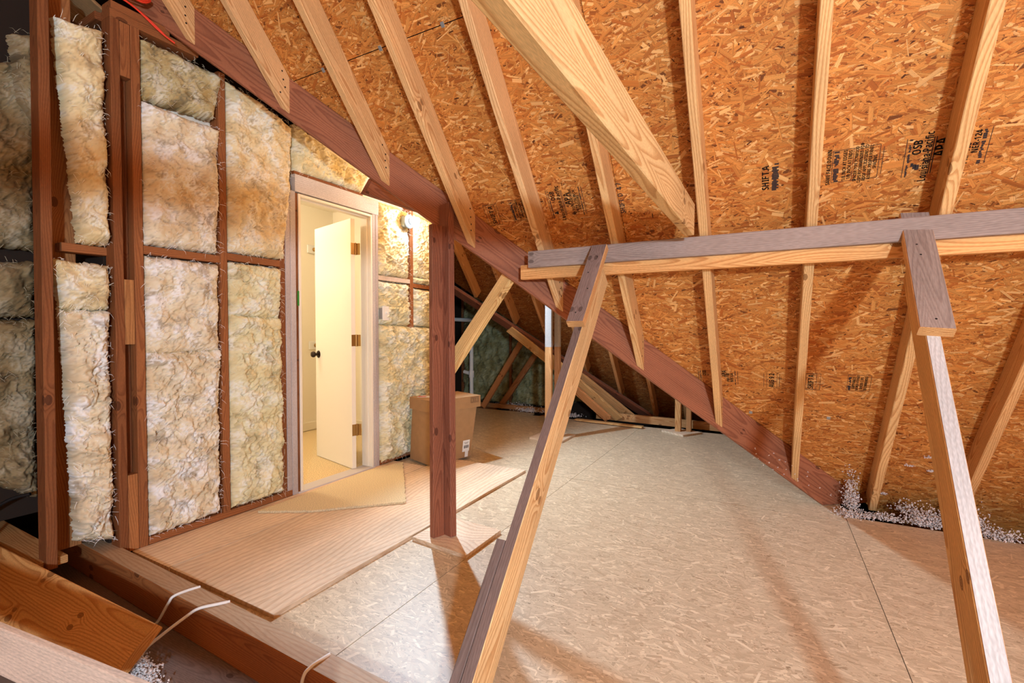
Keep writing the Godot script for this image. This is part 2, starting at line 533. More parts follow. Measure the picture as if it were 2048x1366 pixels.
func build_roof():
	var n := Vector3(0, 1, -S).normalized()      # out of the roof
	var down := -n                                # face towards the attic
	var X := Vector3.RIGHT
	var Y := Vector3(0, S, 1).normalized()        # upslope
	var O := P(0, 0, ROOF_C)                      # u = 0
	var k := 1.0 / Vector3(0, S, 1).length()      # one metre of slope = k metres of u
	var c := structure("ceiling")
	# area of the main slope in (v, u)
	var lim := PackedVector2Array([Vector2(-5.0, -0.2), Vector2(3.0, -0.2), Vector2(3.0, 3.95), Vector2(0.78, 3.95), Vector2(-2.2967 + 0.02, 1.6965 + 0.03), Vector2(-5.0, -0.235)])
	var rows := [-0.2, 0.164, 0.94, 1.717, 2.494, 3.271, 3.95]
	var seams := [[-5.0, -2.28, 0.15, 2.6, 3.0], [-5.0, -3.1, -0.66, 1.78, 3.0]]
	var q := 0
	for r in rows.size() - 1:
		var cols: Array = seams[r % 2]
		for s in cols.size() - 1:
			var cell := rect2(cols[s] + 0.0012, cols[s + 1] - 0.0012, rows[r] + 0.0012, rows[r + 1] - 0.0012)
			for poly in Geometry2D.intersect_polygons(cell, lim):
				var p2 := PackedVector2Array()
				for p in poly:
					p2.append(Vector2(p.x, -p.y / k))
				var st := st_new()
				slab_into(st, p2, O, X, Y, down, 0.012, 1.0 / 1.5, Vector2(q * 0.31, q * 0.53), false)
				put("sheathing_panel", st.commit(), M.osb, c)
				q += 1
	# underlay above the sheathing: closes the joints
	var stf := st_new()
	var l2 := PackedVector2Array()
	for p in lim:
		l2.append(Vector2(p.x, -p.y / k))
	slab_into(stf, l2, O + n * 0.0125, X, Y, down, 0.01, 1.0, Vector2.ZERO)
	put("roofing_felt", stf.commit(), M.black, c)
	# H-shaped metal panel clips in the open joints
	for p in [[-1.652, 1.717], [-1.284, 1.717], [-2.048, 1.717], [-0.86, 1.717], [-0.45, 1.717], [0.302, 3.271], [-0.1, 3.271], [0.78, 3.271], [1.2, 3.271]]:
		var st := st_new()
		var b := Basis(X, Y, down)
		var o := P(p[0], p[1], ROOF_C - S * p[1])
		box_into(st, o + down * 0.001, Vector3(0.018, 0.022, 0.0016), b)
		box_into(st, o - down * 0.003, Vector3(0.012, 0.0024, 0.008), b)
		put("panel_clip", st.commit(), M.zinc, c)
	build_stamps(c, X, Y, down, O, k)
	# back slope, beyond the ridge (behind the viewer)
	var c1 := structure("ceiling")
	var st1 := st_new()
	slab_into(st1, rect2(-5.0, 3.0, 0, 6.3), P(0, -0.2, ROOF_C + S * 0.2), X, Vector3(0, -S, 1).normalized(), Vector3(0, -1, -S).normalized(), 0.02, 1.0 / 1.5, Vector2(0.2, 0.1))
	put("sheathing_panel", st1.commit(), M.osb, c1)
	# slope of the wing, falling to the right
	var c2 := structure("ceiling")
	var st2 := st_new()
	var Xw := Vector3(0, 0, -1)
	var Yw := Vector3(-1, WS, 0).normalized()
	var lw := Vector3(-1, WS, 0).length()
	var pw := PackedVector2Array()
	for p in [Vector2(0.62, 3.83), Vector2(0.62, 7.2), Vector2(-5.0, 7.2), Vector2(-5.0, -0.24), Vector2(-2.2967, 1.7265)]:
		pw.append(Vector2(p.y, -p.x * lw))
	slab_into(st2, pw, P(0, 0, WING_C), Xw, Yw, Vector3(-WS, -1, 0).normalized(), 0.02, 1.0 / 1.5, Vector2.ZERO)
	put("sheathing_panel", st2.commit(), M.osb, c2)
	# far slope, beyond the valley rafter
	var c3 := structure("ceiling")
	var cols2 := [-4.6, -2.7, -0.88, 1.2]
	var rows2 := [3.4, 4.32, 5.1, 5.87, 6.2]
	var lim2 := PackedVector2Array([Vector2(-4.6, 3.4), Vector2(1.2, 3.4), Vector2(1.2, 6.2), Vector2(-1.3, 6.2), Vector2(-4.6, 3.95)])
	for r in rows2.size() - 1:
		for s in cols2.size() - 1:
			var sh: float = 0.9 if r % 2 == 1 else 0.0
			for poly in Geometry2D.intersect_polygons(rect2(cols2[s] - sh, cols2[s + 1] - sh - 0.003, rows2[r], rows2[r + 1] - 0.002), lim2):
				var p2 := PackedVector2Array()
				for p in poly:
					p2.append(Vector2(p.x, -p.y / k))
				var st := st_new()
				slab_into(st, p2, P(0, 0, FAR_C), X, Y, down, 0.012, 1.0 / 1.5, Vector2(q * 0.31, q * 0.53), false)
				put("sheathing_panel", st.commit(), M.osb_shaded, c3)
				q += 1

# ink stamps on the sheathing; the lines of print run up the slope
func stamp(parent: Node3D, c: Vector3, right: Vector3, up: Vector3, out: Vector3, parts: Array):
	# right: reading direction, up: top of the letters, out: towards the attic
	var st := st_new()
	var b := Basis(right, up, out)
	for p in parts:
		if not (p[0] is String) and p[3] >= 0.005 and p[2] > 0.05:
			# a printed bar, worn and broken
			var cnt := int(p[2] / 0.007)
			for k in cnt:
				if rng.randf() < 0.12:
					continue
				var hh: float = p[3] * rng.randf_range(0.45, 1.0)
				box_into(st, c + right * (p[0] - p[2] / 2 + (k + 0.5) * 0.007) + up * (p[1] + (p[3] - hh) * rng.randf_range(-0.5, 0.5)) + out * 0.0005, Vector3(0.0062, hh, 0.0008), b, Color.WHITE, 0.0001)
		elif not (p[0] is String):
			box_into(st, c + right * p[0] + up * p[1] + out * 0.0005, Vector3(p[2], p[3], 0.0008), b, Color.WHITE, 0.0001)
	st.index()
	for p in parts:
		if p[0] is String:
			var tm := TextMesh.new()
			var sf := SystemFont.new()
			sf.font_names = PackedStringArray(["Droid Sans"])
			sf.font_weight = 700
			tm.font = sf
			tm.font_size = 16
			tm.pixel_size = p[3] / 16.0 * 1.35
			tm.depth = 0.0006
			tm.curve_step = 4.0
			tm.text = p[0]
			var am := ArrayMesh.new()
			am.add_surface_from_arrays(Mesh.PRIMITIVE_TRIANGLES, tm.get_mesh_arrays())
			st.append_from(am, 0, Transform3D(b * Basis.from_scale(Vector3(p[4] if p.size() > 4 else 0.85, 1, 1)), c + right * p[1] + up * p[2] + out * 0.0008))
	put("grade_stamp", st.commit(), M.ink, parent)

func frame_lines(w: float, h: float, t := 0.0016) -> Array:
	return [[0.0, h / 2, w, t], [0.0, -h / 2, w, t], [w / 2, 0.0, t, h], [-w / 2, 0.0, t, h]]

func build_stamps(c: Node3D, X: Vector3, Y: Vector3, down: Vector3, O: Vector3, _k: float):
	var at := func(v: float, u: float) -> Vector3: return P(v, u, ROOF_C - S * u)
	var R := Y
	var U := -X
	var shift := frame_lines(0.118, 0.05) + frame_lines(0.126, 0.086) + [["SHIFT A", 0.0, 0.0, 0.026]]
	stamp(c, at.call(-1.377, 2.303), R, U, down, shift)
	stamp(c, at.call(0.201, 3.083), R, U, down, shift)
	var note := frame_lines(0.13, 0.15) + [[0.0, 0.062, 0.128, 0.02], ["1/8 INCH AT EDGES", 0.0, 0.034, 0.012], ["1/8 INCH AT ENDS", 0.0, 0.018, 0.012], [0.0, 0.008, 0.128, 0.0014], ["SPACER-TYPE PLYWOOD", 0.0, -0.003, 0.011], ["CLIPS RECOMMENDED FOR", 0.0, -0.018, 0.011], ["ROOF APPLICATIONS TO", 0.0, -0.033, 0.011], ["ASSURE PROPER PANEL", 0.0, -0.048, 0.011], ["SPACING", 0.0, -0.063, 0.011], ["SAME FACE DOWN", 0.0, 0.086, 0.014, 0.9], [0.0, -0.086, 0.11, 0.0016]]
	stamp(c, at.call(0.286, 2.298), R, U, down, note)
	var note2 := frame_lines(0.12, 0.1) + [[0.0, 0.04, 0.11, 0.014], ["GAP PANELS", 0.0, 0.022, 0.013], ["1/8 INCH AT EDGES", 0.0, 0.006, 0.011], ["SPACER CLIPS", 0.0, -0.012, 0.012], ["RECOMMENDED", 0.0, -0.03, 0.012]]
	stamp(c, at.call(-1.205, 2.298), R, U, down, note2)
	stamp(c, at.call(0.416, 3.081), R, U, down, note2)
	var mill := [[0.0, 0.095, 0.16, 0.002], [0.0, 0.085, 0.16, 0.006], ["OSB", 0.045, 0.064, 0.024], ["Louisiana-Pacific", 0.0, 0.032, 0.022, 0.8], [0.0, 0.016, 0.14, 0.003], [0.0, 0.01, 0.14, 0.002], ["APA", 0.02, -0.012, 0.03], ["RATED SHEATHING", 0.0, -0.034, 0.014], ["24/16 7/16 INCH", 0.0, -0.052, 0.014], ["EXPOSURE 1", 0.0, -0.068, 0.014], [0.0, -0.082, 0.16, 0.006], [0.0, -0.096, 0.15, 0.002], [-0.05, 0.06, 0.016, 0.012], [-0.05, 0.066, 0.008, 0.02]]
	stamp(c, at.call(-0.932, 2.294), R, U, down, mill)
	var mill2 := [[0.0, 0.05, 0.15, 0.002], [0.0, 0.038, 0.15, 0.008], ["OSB", 0.038, 0.016, 0.026], [-0.04, 0.008, 0.02, 0.012], [-0.036, 0.016, 0.018, 0.01], [-0.028, 0.024, 0.014, 0.008], ["Louisiana-Pacific", -0.004, -0.014, 0.024, 0.72], [0.0, -0.028, 0.14, 0.003], [0.0, -0.035, 0.14, 0.003], ["APA", 0.028, -0.052, 0.032]]
	stamp(c, at.call(0.489, 2.302), R, U, down, mill2)
	stamp(c, at.call(0.642, 2.296), R, U, down, [["PRP-108", -0.02, 0.026, 0.018], ["NER-124", 0.02, 0.004, 0.018], [0.0, -0.014, 0.13, 0.012], [0.0, -0.03, 0.13, 0.0018]])
	stamp(c, at.call(-0.648, 2.305), R, U, down, [["SHIFT  D  4 7", 0.0, 0.0, 0.024]])
	stamp(c, at.call(-0.002, 2.303), R, U, down, [[0.0, -0.014, 0.12, 0.028], ["SHIFT A", 0.0, 0.022, 0.026]])
	stamp(c, at.call(-0.35, 3.073), R, U, down, [[0.0, 0.03, 0.09, 0.002], [0.0, 0.018, 0.09, 0.005], ["OSB", 0.02, -0.005, 0.02]])
	stamp(c, at.call(-0.206, 3.08), R, U, down, [["APA", 0.03, 0.03, 0.024], ["PRP-108", 0.0, 0.01, 0.016], ["NER-124", 0.0, -0.01, 0.016], [0.0, -0.028, 0.12, 0.006], [0.0, -0.042, 0.11, 0.002]])
	stamp(c, at.call(0.011, 3.086), R, U, down, [[0.0, 0.04, 0.11, 0.0016], [0.0, 0.026, 0.12, 0.0016], ["AUG 9 2", 0.0, 0.0, 0.026], [0.0, -0.026, 0.12, 0.0016], [0.0, -0.038, 0.1, 0.0016]])

# =====================================================================  the framed wall on the left
func upright(called: String, v: float, u0: float, u1: float, y0: float, y1: float, depth: float, mat: Material, parent: Node3D, tint := Color.WHITE, lean := 0.0):
	return lumber(called, P(v - depth / 2, (u0 + u1) / 2 - lean, y0), P(v - depth / 2, (u0 + u1) / 2 + lean, y1), u1 - u0, depth, Vector3(0, 0, 1), mat, parent, tint)

func level(called: String, v: float, u0: float, u1: float, y0: float, y1: float, depth: float, mat: Material, parent: Node3D, tint := Color.WHITE):
	return lumber(called, P(v - depth / 2, u0, (y0 + y1) / 2), P(v - depth / 2, u1, (y0 + y1) / 2), y1 - y0, depth, Vector3.UP, mat, parent, tint)

func build_wall():
	var w := structure("wall_left", P(-2.83, 2.0, 0.02))
	var rd := Color(0.52, 0.4, 0.34)
	var rd2 := Color(0.72, 0.58, 0.5)
	var wf := -2.785
	upright("stud", wf, 0.838, 0.876, 0.06, 2.72, 0.089, M.fir, w, rd, 0.006)
	upright("stud", -2.95, 0.918, 1.012, 0.075, 2.72, 0.038, M.fir, w, Color(0.9, 0.8, 0.68))
	upright("stud", wf, 1.1, 1.138, 0.019, 2.622, 0.089, M.fir, w, rd)
	upright("stud", wf, 1.183, 1.222, 0.019, 2.622, 0.089, M.fir, w, rd2)
	upright("spacer_block", wf - 0.002, 1.139, 1.182, 0.02, 0.4, 0.07, M.fir, w, Color(0.95, 0.85, 0.72))
	upright("spacer_block", wf - 0.003, 1.139, 1.182, 1.05, 1.37, 0.07, M.fir, w, Color(1.15, 1.0, 0.88))
	upright("spacer_block", wf - 0.002, 1.139, 1.182, 2.36, 2.62, 0.07, M.fir, w, rd2)
	upright("stud", wf - 0.055, 1.139, 1.182, 0.4, 2.36, 0.03, M.fir, w, Color(0.4, 0.3, 0.26))
	upright("stud", wf, 1.604, 1.644, 0.058, 2.6, 0.089, M.fir, w, rd2)
	upright("stud", wf - 0.002, 1.984, 2.02, 0.058, 2.42, 0.087, M.fir, w, rd)
	upright("painted_stud", wf, 2.021, 2.057, 0.058, 2.16, 0.089, M.white_wood, w, Color(0.6, 0.58, 0.62))
	upright("painted_stud", wf, 2.0585, 2.1, 0.019, 2.043, 0.089, M.white_wood, w, Color(0.66, 0.65, 0.7))
	level("header", wf + 0.004, 2.095, 2.858, 2.044, 2.16, 0.093, M.white_wood, w, Color(0.78, 0.8, 0.86))
	level("cripple_plate", wf - 0.004, 2.095, 2.7, 2.161, 2.182, 0.08, M.fir, w, rd)
	upright("painted_stud", wf, 2.795, 2.827, 0.019, 2.043, 0.089, M.white_wood, w, Color(0.68, 0.68, 0.74))
	upright("painted_stud", wf, 2.8285, 2.858, 0.019, 2.043, 0.089, M.white_wood, w, Color(0.6, 0.58, 0.62))
	upright("stud", wf, 3.245, 3.285, 0.058, 2.2, 0.089, M.fir, w, rd2)
	upright("stud", wf, 3.72, 3.758, 0.058, 2.1, 0.089, M.fir, w, rd2)
	level("sole_plate", wf, 1.223, 2.055, 0.019, 0.057, 0.089, M.fir, w, rd2)
	level("sole_plate", wf, 2.86, 3.758, 0.019, 0.057, 0.089, M.fir, w, rd2)
	level("blocking", wf - 0.004, 1.223, 1.603, 1.508, 1.55, 0.08, M.fir, w, rd2)
	level("blocking", wf - 0.004, 1.645, 1.983, 1.53, 1.572, 0.08, M.fir, w, rd2)
	level("blocking", wf - 0.004, 2.86, 3.244, 1.53, 1.567, 0.08, M.white_wood, w, Color(0.85, 0.78, 0.74))
	level("blocking", wf - 0.004, 3.286, 3.719, 1.5, 1.535, 0.08, M.fir, w, rd2)
	level("blocking", -2.86, 0.93, 1.099, 1.485, 1.525, 0.07, M.fir, w, rd2)
	# doubled top plate
	level("top_plate", wf, 1.1, 1.5, 2.6235, 2.663, 0.089, M.fir, w, rd2)
	level("top_plate", wf - 0.004, 1.106, 1.36, 2.6645, 2.704, 0.089, M.fir, w, rd2)
	lumber("top_plate", P(-2.876, 1.12, 2.643), P(-3.9, 1.12, 2.643), 0.089, 0.038, Vector3(0, 0, 1), M.fir, w, rd)
	lumber("nailer", P(-2.98, 0.86, 2.79), P(-3.3, 1.3, 2.79), 0.24, 0.02, Vector3(0, 0, 1), M.pine, w, Color(0.9, 0.86, 0.82))
	# drywall of the room on the far side of the studs
	block("drywall", -2.892, -2.877, 1.14, 2.118, 0.0, 2.46, M.room, w)
	block("drywall", -2.892, -2.877, 2.792, 3.8, 0.0, 2.46, M.room, w)
	block("drywall", -2.892, -2.877, 2.118, 2.792, 2.04, 2.46, M.room, w)
	block("backing_board", -3.3, -3.28, 0.4, 1.12, 0.19, 2.8, M.dark, w)
	block("backing_board", -3.28, -2.9, 1.1, 1.112, 0.0, 2.6, M.dark, w)

func build_door():
	var d := structure("door_1", P(-2.83, 2.45, 0.02))
	# jamb and stops
	block("jamb", -2.895, -2.783, 2.12, 2.138, 0.02, 2.036, M.cream, d)
	block("jamb", -2.895, -2.783, 2.774, 2.792, 0.02, 2.036, M.cream, d)
	block("jamb_head", -2.895, -2.783, 2.138, 2.774, 2.018, 2.036, M.cream, d)
	block("shim", -2.87, -2.79, 2.101, 2.119, 0.02, 2.036, M.fir, d, 0.001, Color(0.5, 0.4, 0.34))
	block("door_stop", -2.842, -2.815, 2.138, 2.149, 0.03, 2.018, M.cream, d)
	block("door_stop", -2.842, -2.815, 2.763, 2.774, 0.03, 2.018, M.cream, d)
	block("door_stop", -2.842, -2.815, 2.149, 2.763, 2.007, 2.018, M.cream, d)
	block("threshold", -2.89, -2.775, 2.1, 2.8, 0.0, 0.028, M.paint, d)
	block("strike_plate", -2.835, -2.79, 2.1375, 2.1395, 0.86, 0.93, M.brass, d)
	block("tape_mark", -2.784, -2.7825, 2.106, 2.12, 1.285, 1.385, M_green(), d)
	# the leaf stands open into the room
	var hp := P(-2.873, 2.652, 0)
	var f := (P(-3.459, 2.794, 0) - hp).normalized()
	var th := Vector3(f.z, 0, -f.x)
	if th.z > 0:
		th = -th
	var leaf_b := Basis(f, Vector3.UP, f.cross(Vector3.UP))
	var st := st_new()
	box_into(st, hp + f * 0.3015 + th * 0.0175 + Vector3.UP * 1.01, Vector3(0.603, 1.96, 0.035), leaf_b, Color.WHITE, 0.0015)
	var leaf := put("door_leaf", st.commit(), M.cream, d)
	for y in [1.757, 1.04, 0.334]:
		var s2 := st_new()
		box_into(s2, hp - f * 0.001 + th * 0.018 + Vector3.UP * y, Vector3(0.003, 0.09, 0.034), leaf_b, Color.WHITE, 0.0005)
		box_into(s2, hp - f * 0.014 + th * 0.056 + Vector3.UP * y, Vector3(0.03, 0.09, 0.003), Basis(Vector3.UP, 0.6) * leaf_b, Color.WHITE, 0.0005)
		tube_into(s2, [hp - f * 0.006 + th * 0.038 + Vector3.UP * (y - 0.047), hp - f * 0.006 + th * 0.038 + Vector3.UP * (y + 0.047)], 0.006, 10)
		put("hinge", s2.commit(), M.brass, leaf)
	var sk := st_new()
	for sg in [-1.0, 1.0]:
		var face: Vector3 = hp + f * 0.55 + th * (0.0175 + sg * 0.0175) + Vector3.UP * 0.915
		lathe_into(sk, [Vector2(0.0, -0.001), Vector2(0.032, 0.0), Vector2(0.03, 0.006), Vector2(0.013, 0.01), Vector2(0.011, 0.026), Vector2(0.02, 0.032), Vector2(0.026, 0.042), Vector2(0.026, 0.052), Vector2(0.02, 0.062), Vector2(0.0, 0.066)], face, th * sg, 20)
	put("door_knob", sk.commit(), M.bronze, leaf)
	# the lit room beyond
	var r := structure("wall_room", P(-3.6, 2.6, 0.0))
	block("drywall", -4.45, -4.4, 1.4, 3.85, 0.0, 2.5, M.room, r)
	block("drywall", -4.4, -2.892, 1.4, 1.45, 0.0, 2.5, M.room, r)
	block("drywall", -4.4, -2.892, 3.8, 3.85, 0.0, 2.5, M.room, r)
	block("skirting_board", -4.4, -4.388, 1.45, 3.8, 0.035, 0.12, M.cream, r)
	block("skirting_board", -4.388, -2.9, 3.788, 3.8, 0.035, 0.12, M.cream, r)
	block("ceiling", -4.45, -2.877, 1.4, 3.85, 2.46, 2.5, M.room).set_meta("kind", "structure")
	var cst := st_new()
	slab_into(cst, rect2(-4.4, -2.88, 1.45, 3.8), Vector3(0, 0.026, 0), Vector3.RIGHT, Vector3.FORWARD, Vector3.UP, 0.03, 3.0, Vector2.ZERO)
	put("floor", cst.commit(), M.carpet_room).set_meta("kind", "structure")
	# closet rod sockets on the room's far wall
	for p in [[3.51, 2.0, "white closet rod socket on the room wall, upper of the two behind the door"], [3.52, 0.955, "white closet rod socket on the room wall, lower one near the door knob"]]:
		var t := thing("rod_socket", P(-4.4, p[0], p[1]), p[2], "bracket", "closet rod sockets in the lit room")
		var s3 := st_new()
		box_into(s3, P(-4.391, p[0], p[1]), Vector3(0.016, 0.09, 0.12), Basis.IDENTITY, Color.WHITE, 0.005)
		put("mounting_plate", s3.commit(), M.white_plastic, t)
		var s4 := st_new()
		lathe_into(s4, [Vector2(0.022, 0.0), Vector2(0.022, 0.012), Vector2(0.016, 0.03), Vector2(0.0, 0.032)], P(-4.383, p[0] + 0.02, p[1]), Vector3.RIGHT, 16)
		put("rod_end", s4.commit(), M.brass, t)

func M_green() -> StandardMaterial3D:
	return std(c8(54, 138, 52), 0.7)

# =====================================================================  roof timbers
func jack_end(vc: float) -> float:
	return 1.6965 + 0.7267 * (vc + 2.2967)

func build_timbers():
	var cutv := Vector3(0.7267, 0, 1.0)
	var ridge_u := -0.16
	var g := "jack rafters nailed to the valley rafter"
	var jacks := [
		[-2.672, "jack rafter at the far left, end just inside the top edge of the photo", Color(0.95, 0.86, 0.76)],
		[-2.292, "second jack rafter from the left, with a row of nails at its pointed end", Color(0.98, 0.9, 0.82)],
		[-1.868, "third jack rafter from the left, its pointed end hanging above the door header", Color(0.98, 0.88, 0.76)],
		[-1.484, "jack rafter with waney edge whose tip meets the valley beside the red post top", Color(0.98, 0.88, 0.76)],
		[-1.068, "jack rafter passing behind the left end of the grey purlin", Color(1.0, 0.92, 0.84)],
		[-0.665, "jack rafter right of the left T-brace, half hidden above by the big collar tie", Color(0.98, 0.88, 0.74)],
		[-0.252, "jack rafter touching the cut lower end of the big collar tie", Color(0.98, 0.88, 0.74)],
		[0.165, "straight jack rafter with its foot near the low end of the valley rafter", Color(0.98, 0.88, 0.74)]]
	for j in jacks:
		var vc: float = j[0] - 0.019
		var ue := jack_end(vc)
		var off := DV / 2 + 0.001
		var jk := timber("jack_rafter", P(vc, ridge_u, ROOF_C - S * ridge_u - off), P(vc, ue - 0.001, ROOF_C - S * ue - off), 0.038, 0.127, Vector3.RIGHT, M.pine, j[1], "rafter", g, j[2], Vector3.ZERO, cutv)
		# toenails driven through the pointed end
		for k in 4:
			var yy: float = ROOF_C - S * (ue - 0.03) - 0.035 - k * 0.04 - rng.randf_range(0.0, 0.01)
			var st := st_new()
			lathe_into(st, [Vector2(0.0, 0.0012), Vector2(0.0042, 0.001), Vector2(0.005, 0.0)], P(vc + 0.019, ue - 0.012 - rng.randf_range(0.0, 0.03), yy), Vector3.RIGHT, 8)
			put("nail_head", st.commit(), M.black, jk)
	for j in [[0.585, 3.66, "full-length rafter with a dark knot, running down behind the right T-brace top to white fluff", Color(0.96, 0.85, 0.7)], [0.98, 3.7, "rafter at the right edge of the photo, behind the white-faced brace", Color(0.9, 0.74, 0.58)], [1.39, 3.7, "rafter beyond the right edge, next to the one behind the white-faced brace", Color(0.9, 0.74, 0.58)], [1.8, 3.7, "rafter farthest right, beyond the right edge of the photo", Color(0.9, 0.74, 0.58)]]:
		var vc: float = j[0] - 0.019
		var ue: float = j[1]
		var off := DV / 2 + 0.001
		timber("rafter", P(vc, ridge_u, ROOF_C - S * ridge_u - off), P(vc, ue, ROOF_C - S * ue - off), 0.038, 0.127, Vector3.RIGHT, M.pine, j[2], "rafter", "full rafters on the right", j[3])
	# the valley rafter
	var vd := Vector3(1, -WS, -0.7267)
	var c0 := P(-2.2967 - 0.0112, 1.6965 + 0.0154, 2.4914 - 0.118)
	timber("valley_rafter", c0 - vd * 1.3, c0 + vd * (2.37 / WS), 0.038, 0.181, Vector3(0.7267, 0, 1), M.red, "long dark red valley rafter running down from the top left corner to the floor", "beam", "", Color(0.86, 0.74, 0.64), Vector3.ZERO, Vector3.UP)
	# board end showing below the valley rafter, above the door
	timber("hanger_board", P(-2.03, 1.997, 1.944), P(-2.03, 3.2, 1.944), 0.038, 0.104, Vector3.RIGHT, M.red, "brown board end poking out below the valley rafter above the door frame", "board", "", Color(0.8, 0.72, 0.68), Vector3(0, 0.63, 1.0))
	# collar tie
	timber("collar_tie", P(-0.31, -1.6, 1.594), P(-0.31, 2.165, 1.594), 0.04, 0.136, Vector3.RIGHT, M.pine, "big pale knotty collar tie coming from the top centre down to a rafter", "beam", "", Color(1.06, 1.0, 0.9), Vector3.ZERO, Vector3(0, 0.1, 1.0))
	# purlin of two stepped pieces
	var pu := thing("purlin", P(0.6, 2.34, 1.46), "long horizontal grey purlin of two boards crossing under the rafters on the right", "beam")
	lumber("front_board", P(-1.15, 2.312, 1.501), P(2.6, 2.312, 1.501), 0.038, 0.088, Vector3(0, 0, 1), M.grey, pu, Color(1.0, 0.93, 0.88))
	lumber("back_board", P(-1.215, 2.351, 1.44), P(2.6, 2.351, 1.44), 0.038, 0.078, Vector3(0, 0, 1), M.pine, pu, Color(1.0, 0.78, 0.56))
	# T-braces under the purlin
	var d := Vector3(-0.0075, 0.7437, -0.6685)
	var s := Vector3(1.0, 0.0088, -0.0015)
	var n := Vector3(-0.0047, 0.6685, 0.7437)
	var o := P(-0.7166, 2.1, 1.3001)
	var foot := Vector3.UP
	var tb := thing("t_brace", P(-0.7, 0.98, 0.0), "left T-shaped brace leaning from the floor up to the grey purlin, grey top board", "brace", "T-braces under the purlin")
	var cl := o - s * 0.019 - n * 0.064
	two_tone("strut", cl + d * (-(cl.y - 0.003) / d.y), cl + d * 0.19, 0.038, 0.128, s, tb, n, M.pine, Color(1.12, 1.02, 0.94), M.grey, Color(0.62, 0.52, 0.48), foot)
	var fl := o - s * 0.026 + n * 0.0185
	two_tone("flange", fl + d * -0.223, fl + d * 0.292, 0.078, 0.036, s, tb, n, M.pine, Color(0.95, 0.78, 0.62), M.grey, Color(0.82, 0.7, 0.66), Vector3.ZERO)
	var sis := o - s * 0.056 - n * 0.045
	timber("plank_strip", sis + d * (-(sis.y - 0.004) / d.y), sis + d * -1.157, 0.032, 0.088, s, M.grey, "short grey-brown strip lying along the lower left side of the left T-brace", "board", "", Color(0.62, 0.53, 0.5), foot)
	var d2 := Vector3(0.0453, 0.7078, -0.705)
	var s2 := Vector3(0.9974, -0.0718, -0.0079)
	var n2 := Vector3(0.0562, 0.7028, 0.7092)
	var o2 := P(0.4437, 2.1, 1.2518)
	var tb2 := thing("t_brace", P(0.37, 0.85, 0.0), "right T-shaped brace with a white lower face and grey nailed top board", "brace", "T-braces under the purlin")
	var cr := o2 + s2 * 0.019 - n2 * 0.0575
	two_tone("strut", cr + d2 * (-(cr.y - 0.003) / d2.y), cr + d2 * 0.2, 0.038, 0.115, s2, tb2, n2, M.pine, Color(0.98, 0.82, 0.6), M.white_wood, Color(0.74, 0.79, 0.86), foot)
	var fr := o2 + s2 * 0.0215 + n2 * 0.0185
	two_tone("flange", fr + d2 * -0.211, fr + d2 * 0.425, 0.09, 0.036, s2, tb2, n2, M.pine, Color(0.95, 0.78, 0.6), M.grey, Color(1.05, 0.94, 0.88), Vector3.ZERO)
	# nail heads in the top board
	for q in [[0.36, -0.01], [0.33, -0.028], [0.22, -0.012], [0.16, -0.006], [-0.17, 0.0]]:
		var st := st_new()
		lathe_into(st, [Vector2(0.0, 0.0016), Vector2(0.0034, 0.0014), Vector2(0.004, 0.0)], fr + n2 * 0.0182 + d2 * q[0] + s2 * q[1], n2, 10)
		put("nail_head", st.commit(), M.black, tb2)
	for q in [[0.2, 0.01], [0.09, -0.01], [-0.02, 0.012], [-0.17, -0.008]]:
		var st := st_new()
		lathe_into(st, [Vector2(0.0, 0.0016), Vector2(0.0034, 0.0014), Vector2(0.004, 0.0)], fl + n * 0.0182 + d * q[0] + s * q[1], n, 10)
		put("nail_head", st.commit(), M.black, tb)
	# post under the valley rafter, on a plywood pad
	var post := thing("post", P(-1.52, 2.02, 0.02), "red-brown built-up post standing on a plywood pad beside the cardboard box", "post")
	var tw := Vector3(0.954, 0, 0.30)
	var base := P(-1.508, 2.058, 0.0215)
	var topp := P(-1.592, 2.16, 1.82)
	lumber("post_member", base, topp, 0.089, 0.038, tw, M.red, post, Color(0.7, 0.6, 0.6))
	lumber("post_member", P(-1.552, 2.013, 0.0215), P(-1.634, 2.117, 1.7), 0.036, 0.07, tw, M.red, post, Color(0.74, 0.62, 0.58))
	var pad := st_new()
	slab_into(pad, PackedVector2Array([Vector2(-1.66, 1.94), Vector2(-1.293, 1.905), Vector2(-1.29, 2.24), Vector2(-1.655, 2.26)]), Vector3(0, 0.021, 0), Vector3.RIGHT, Vector3.FORWARD, Vector3.UP, 0.02, 1.0, Vector2(0.3, 0.2))
	tag(put("plywood_pad", pad.commit(), M.ply), "square plywood pad on the floor under the red-brown post", "pad", "plywood pads under posts")
	# bright diagonal brace behind the post
	timber("diagonal_brace", P(-1.69, 2.21, 0.8), P(-1.338, 2.49, 1.49), 0.089, 0.038, Vector3(0.5, -0.5, 0.25), M.pine, "bright yellow diagonal brace between the red-brown post and the valley rafter", "brace", "", Color(1.1, 1.0, 0.8))
	# the beam along the floor edge
	var fb := thing("floor_beam", P(-1.9, 1.045, -0.099), "heavy brown beam on the floor edge with white cables stapled over it", "beam")
	two_tone("timber", P(-3.32, 1.082, -0.024), P(-0.42, 1.008, -0.024), 0.084, 0.15, Vector3(0, 0, 1), fb, Vector3.UP, M.fir, Color(0.84, 0.66, 0.5), M.ply, Color(0.56, 0.5, 0.45), Vector3.ZERO)
	# planks lying at the lower left
	timber("plank", P(-4.3, 0.86, 0.075), P(-2.82, 0.855, 0.075), 0.12, 0.036, Vector3(0, 0, 1), M.pine, "flat yellow plank ending at the foot of the left stud", "plank", "planks at the lower left", Color(0.85, 0.68, 0.5))
	var kd := Vector3(0, -0.66, 0.75).normalized()
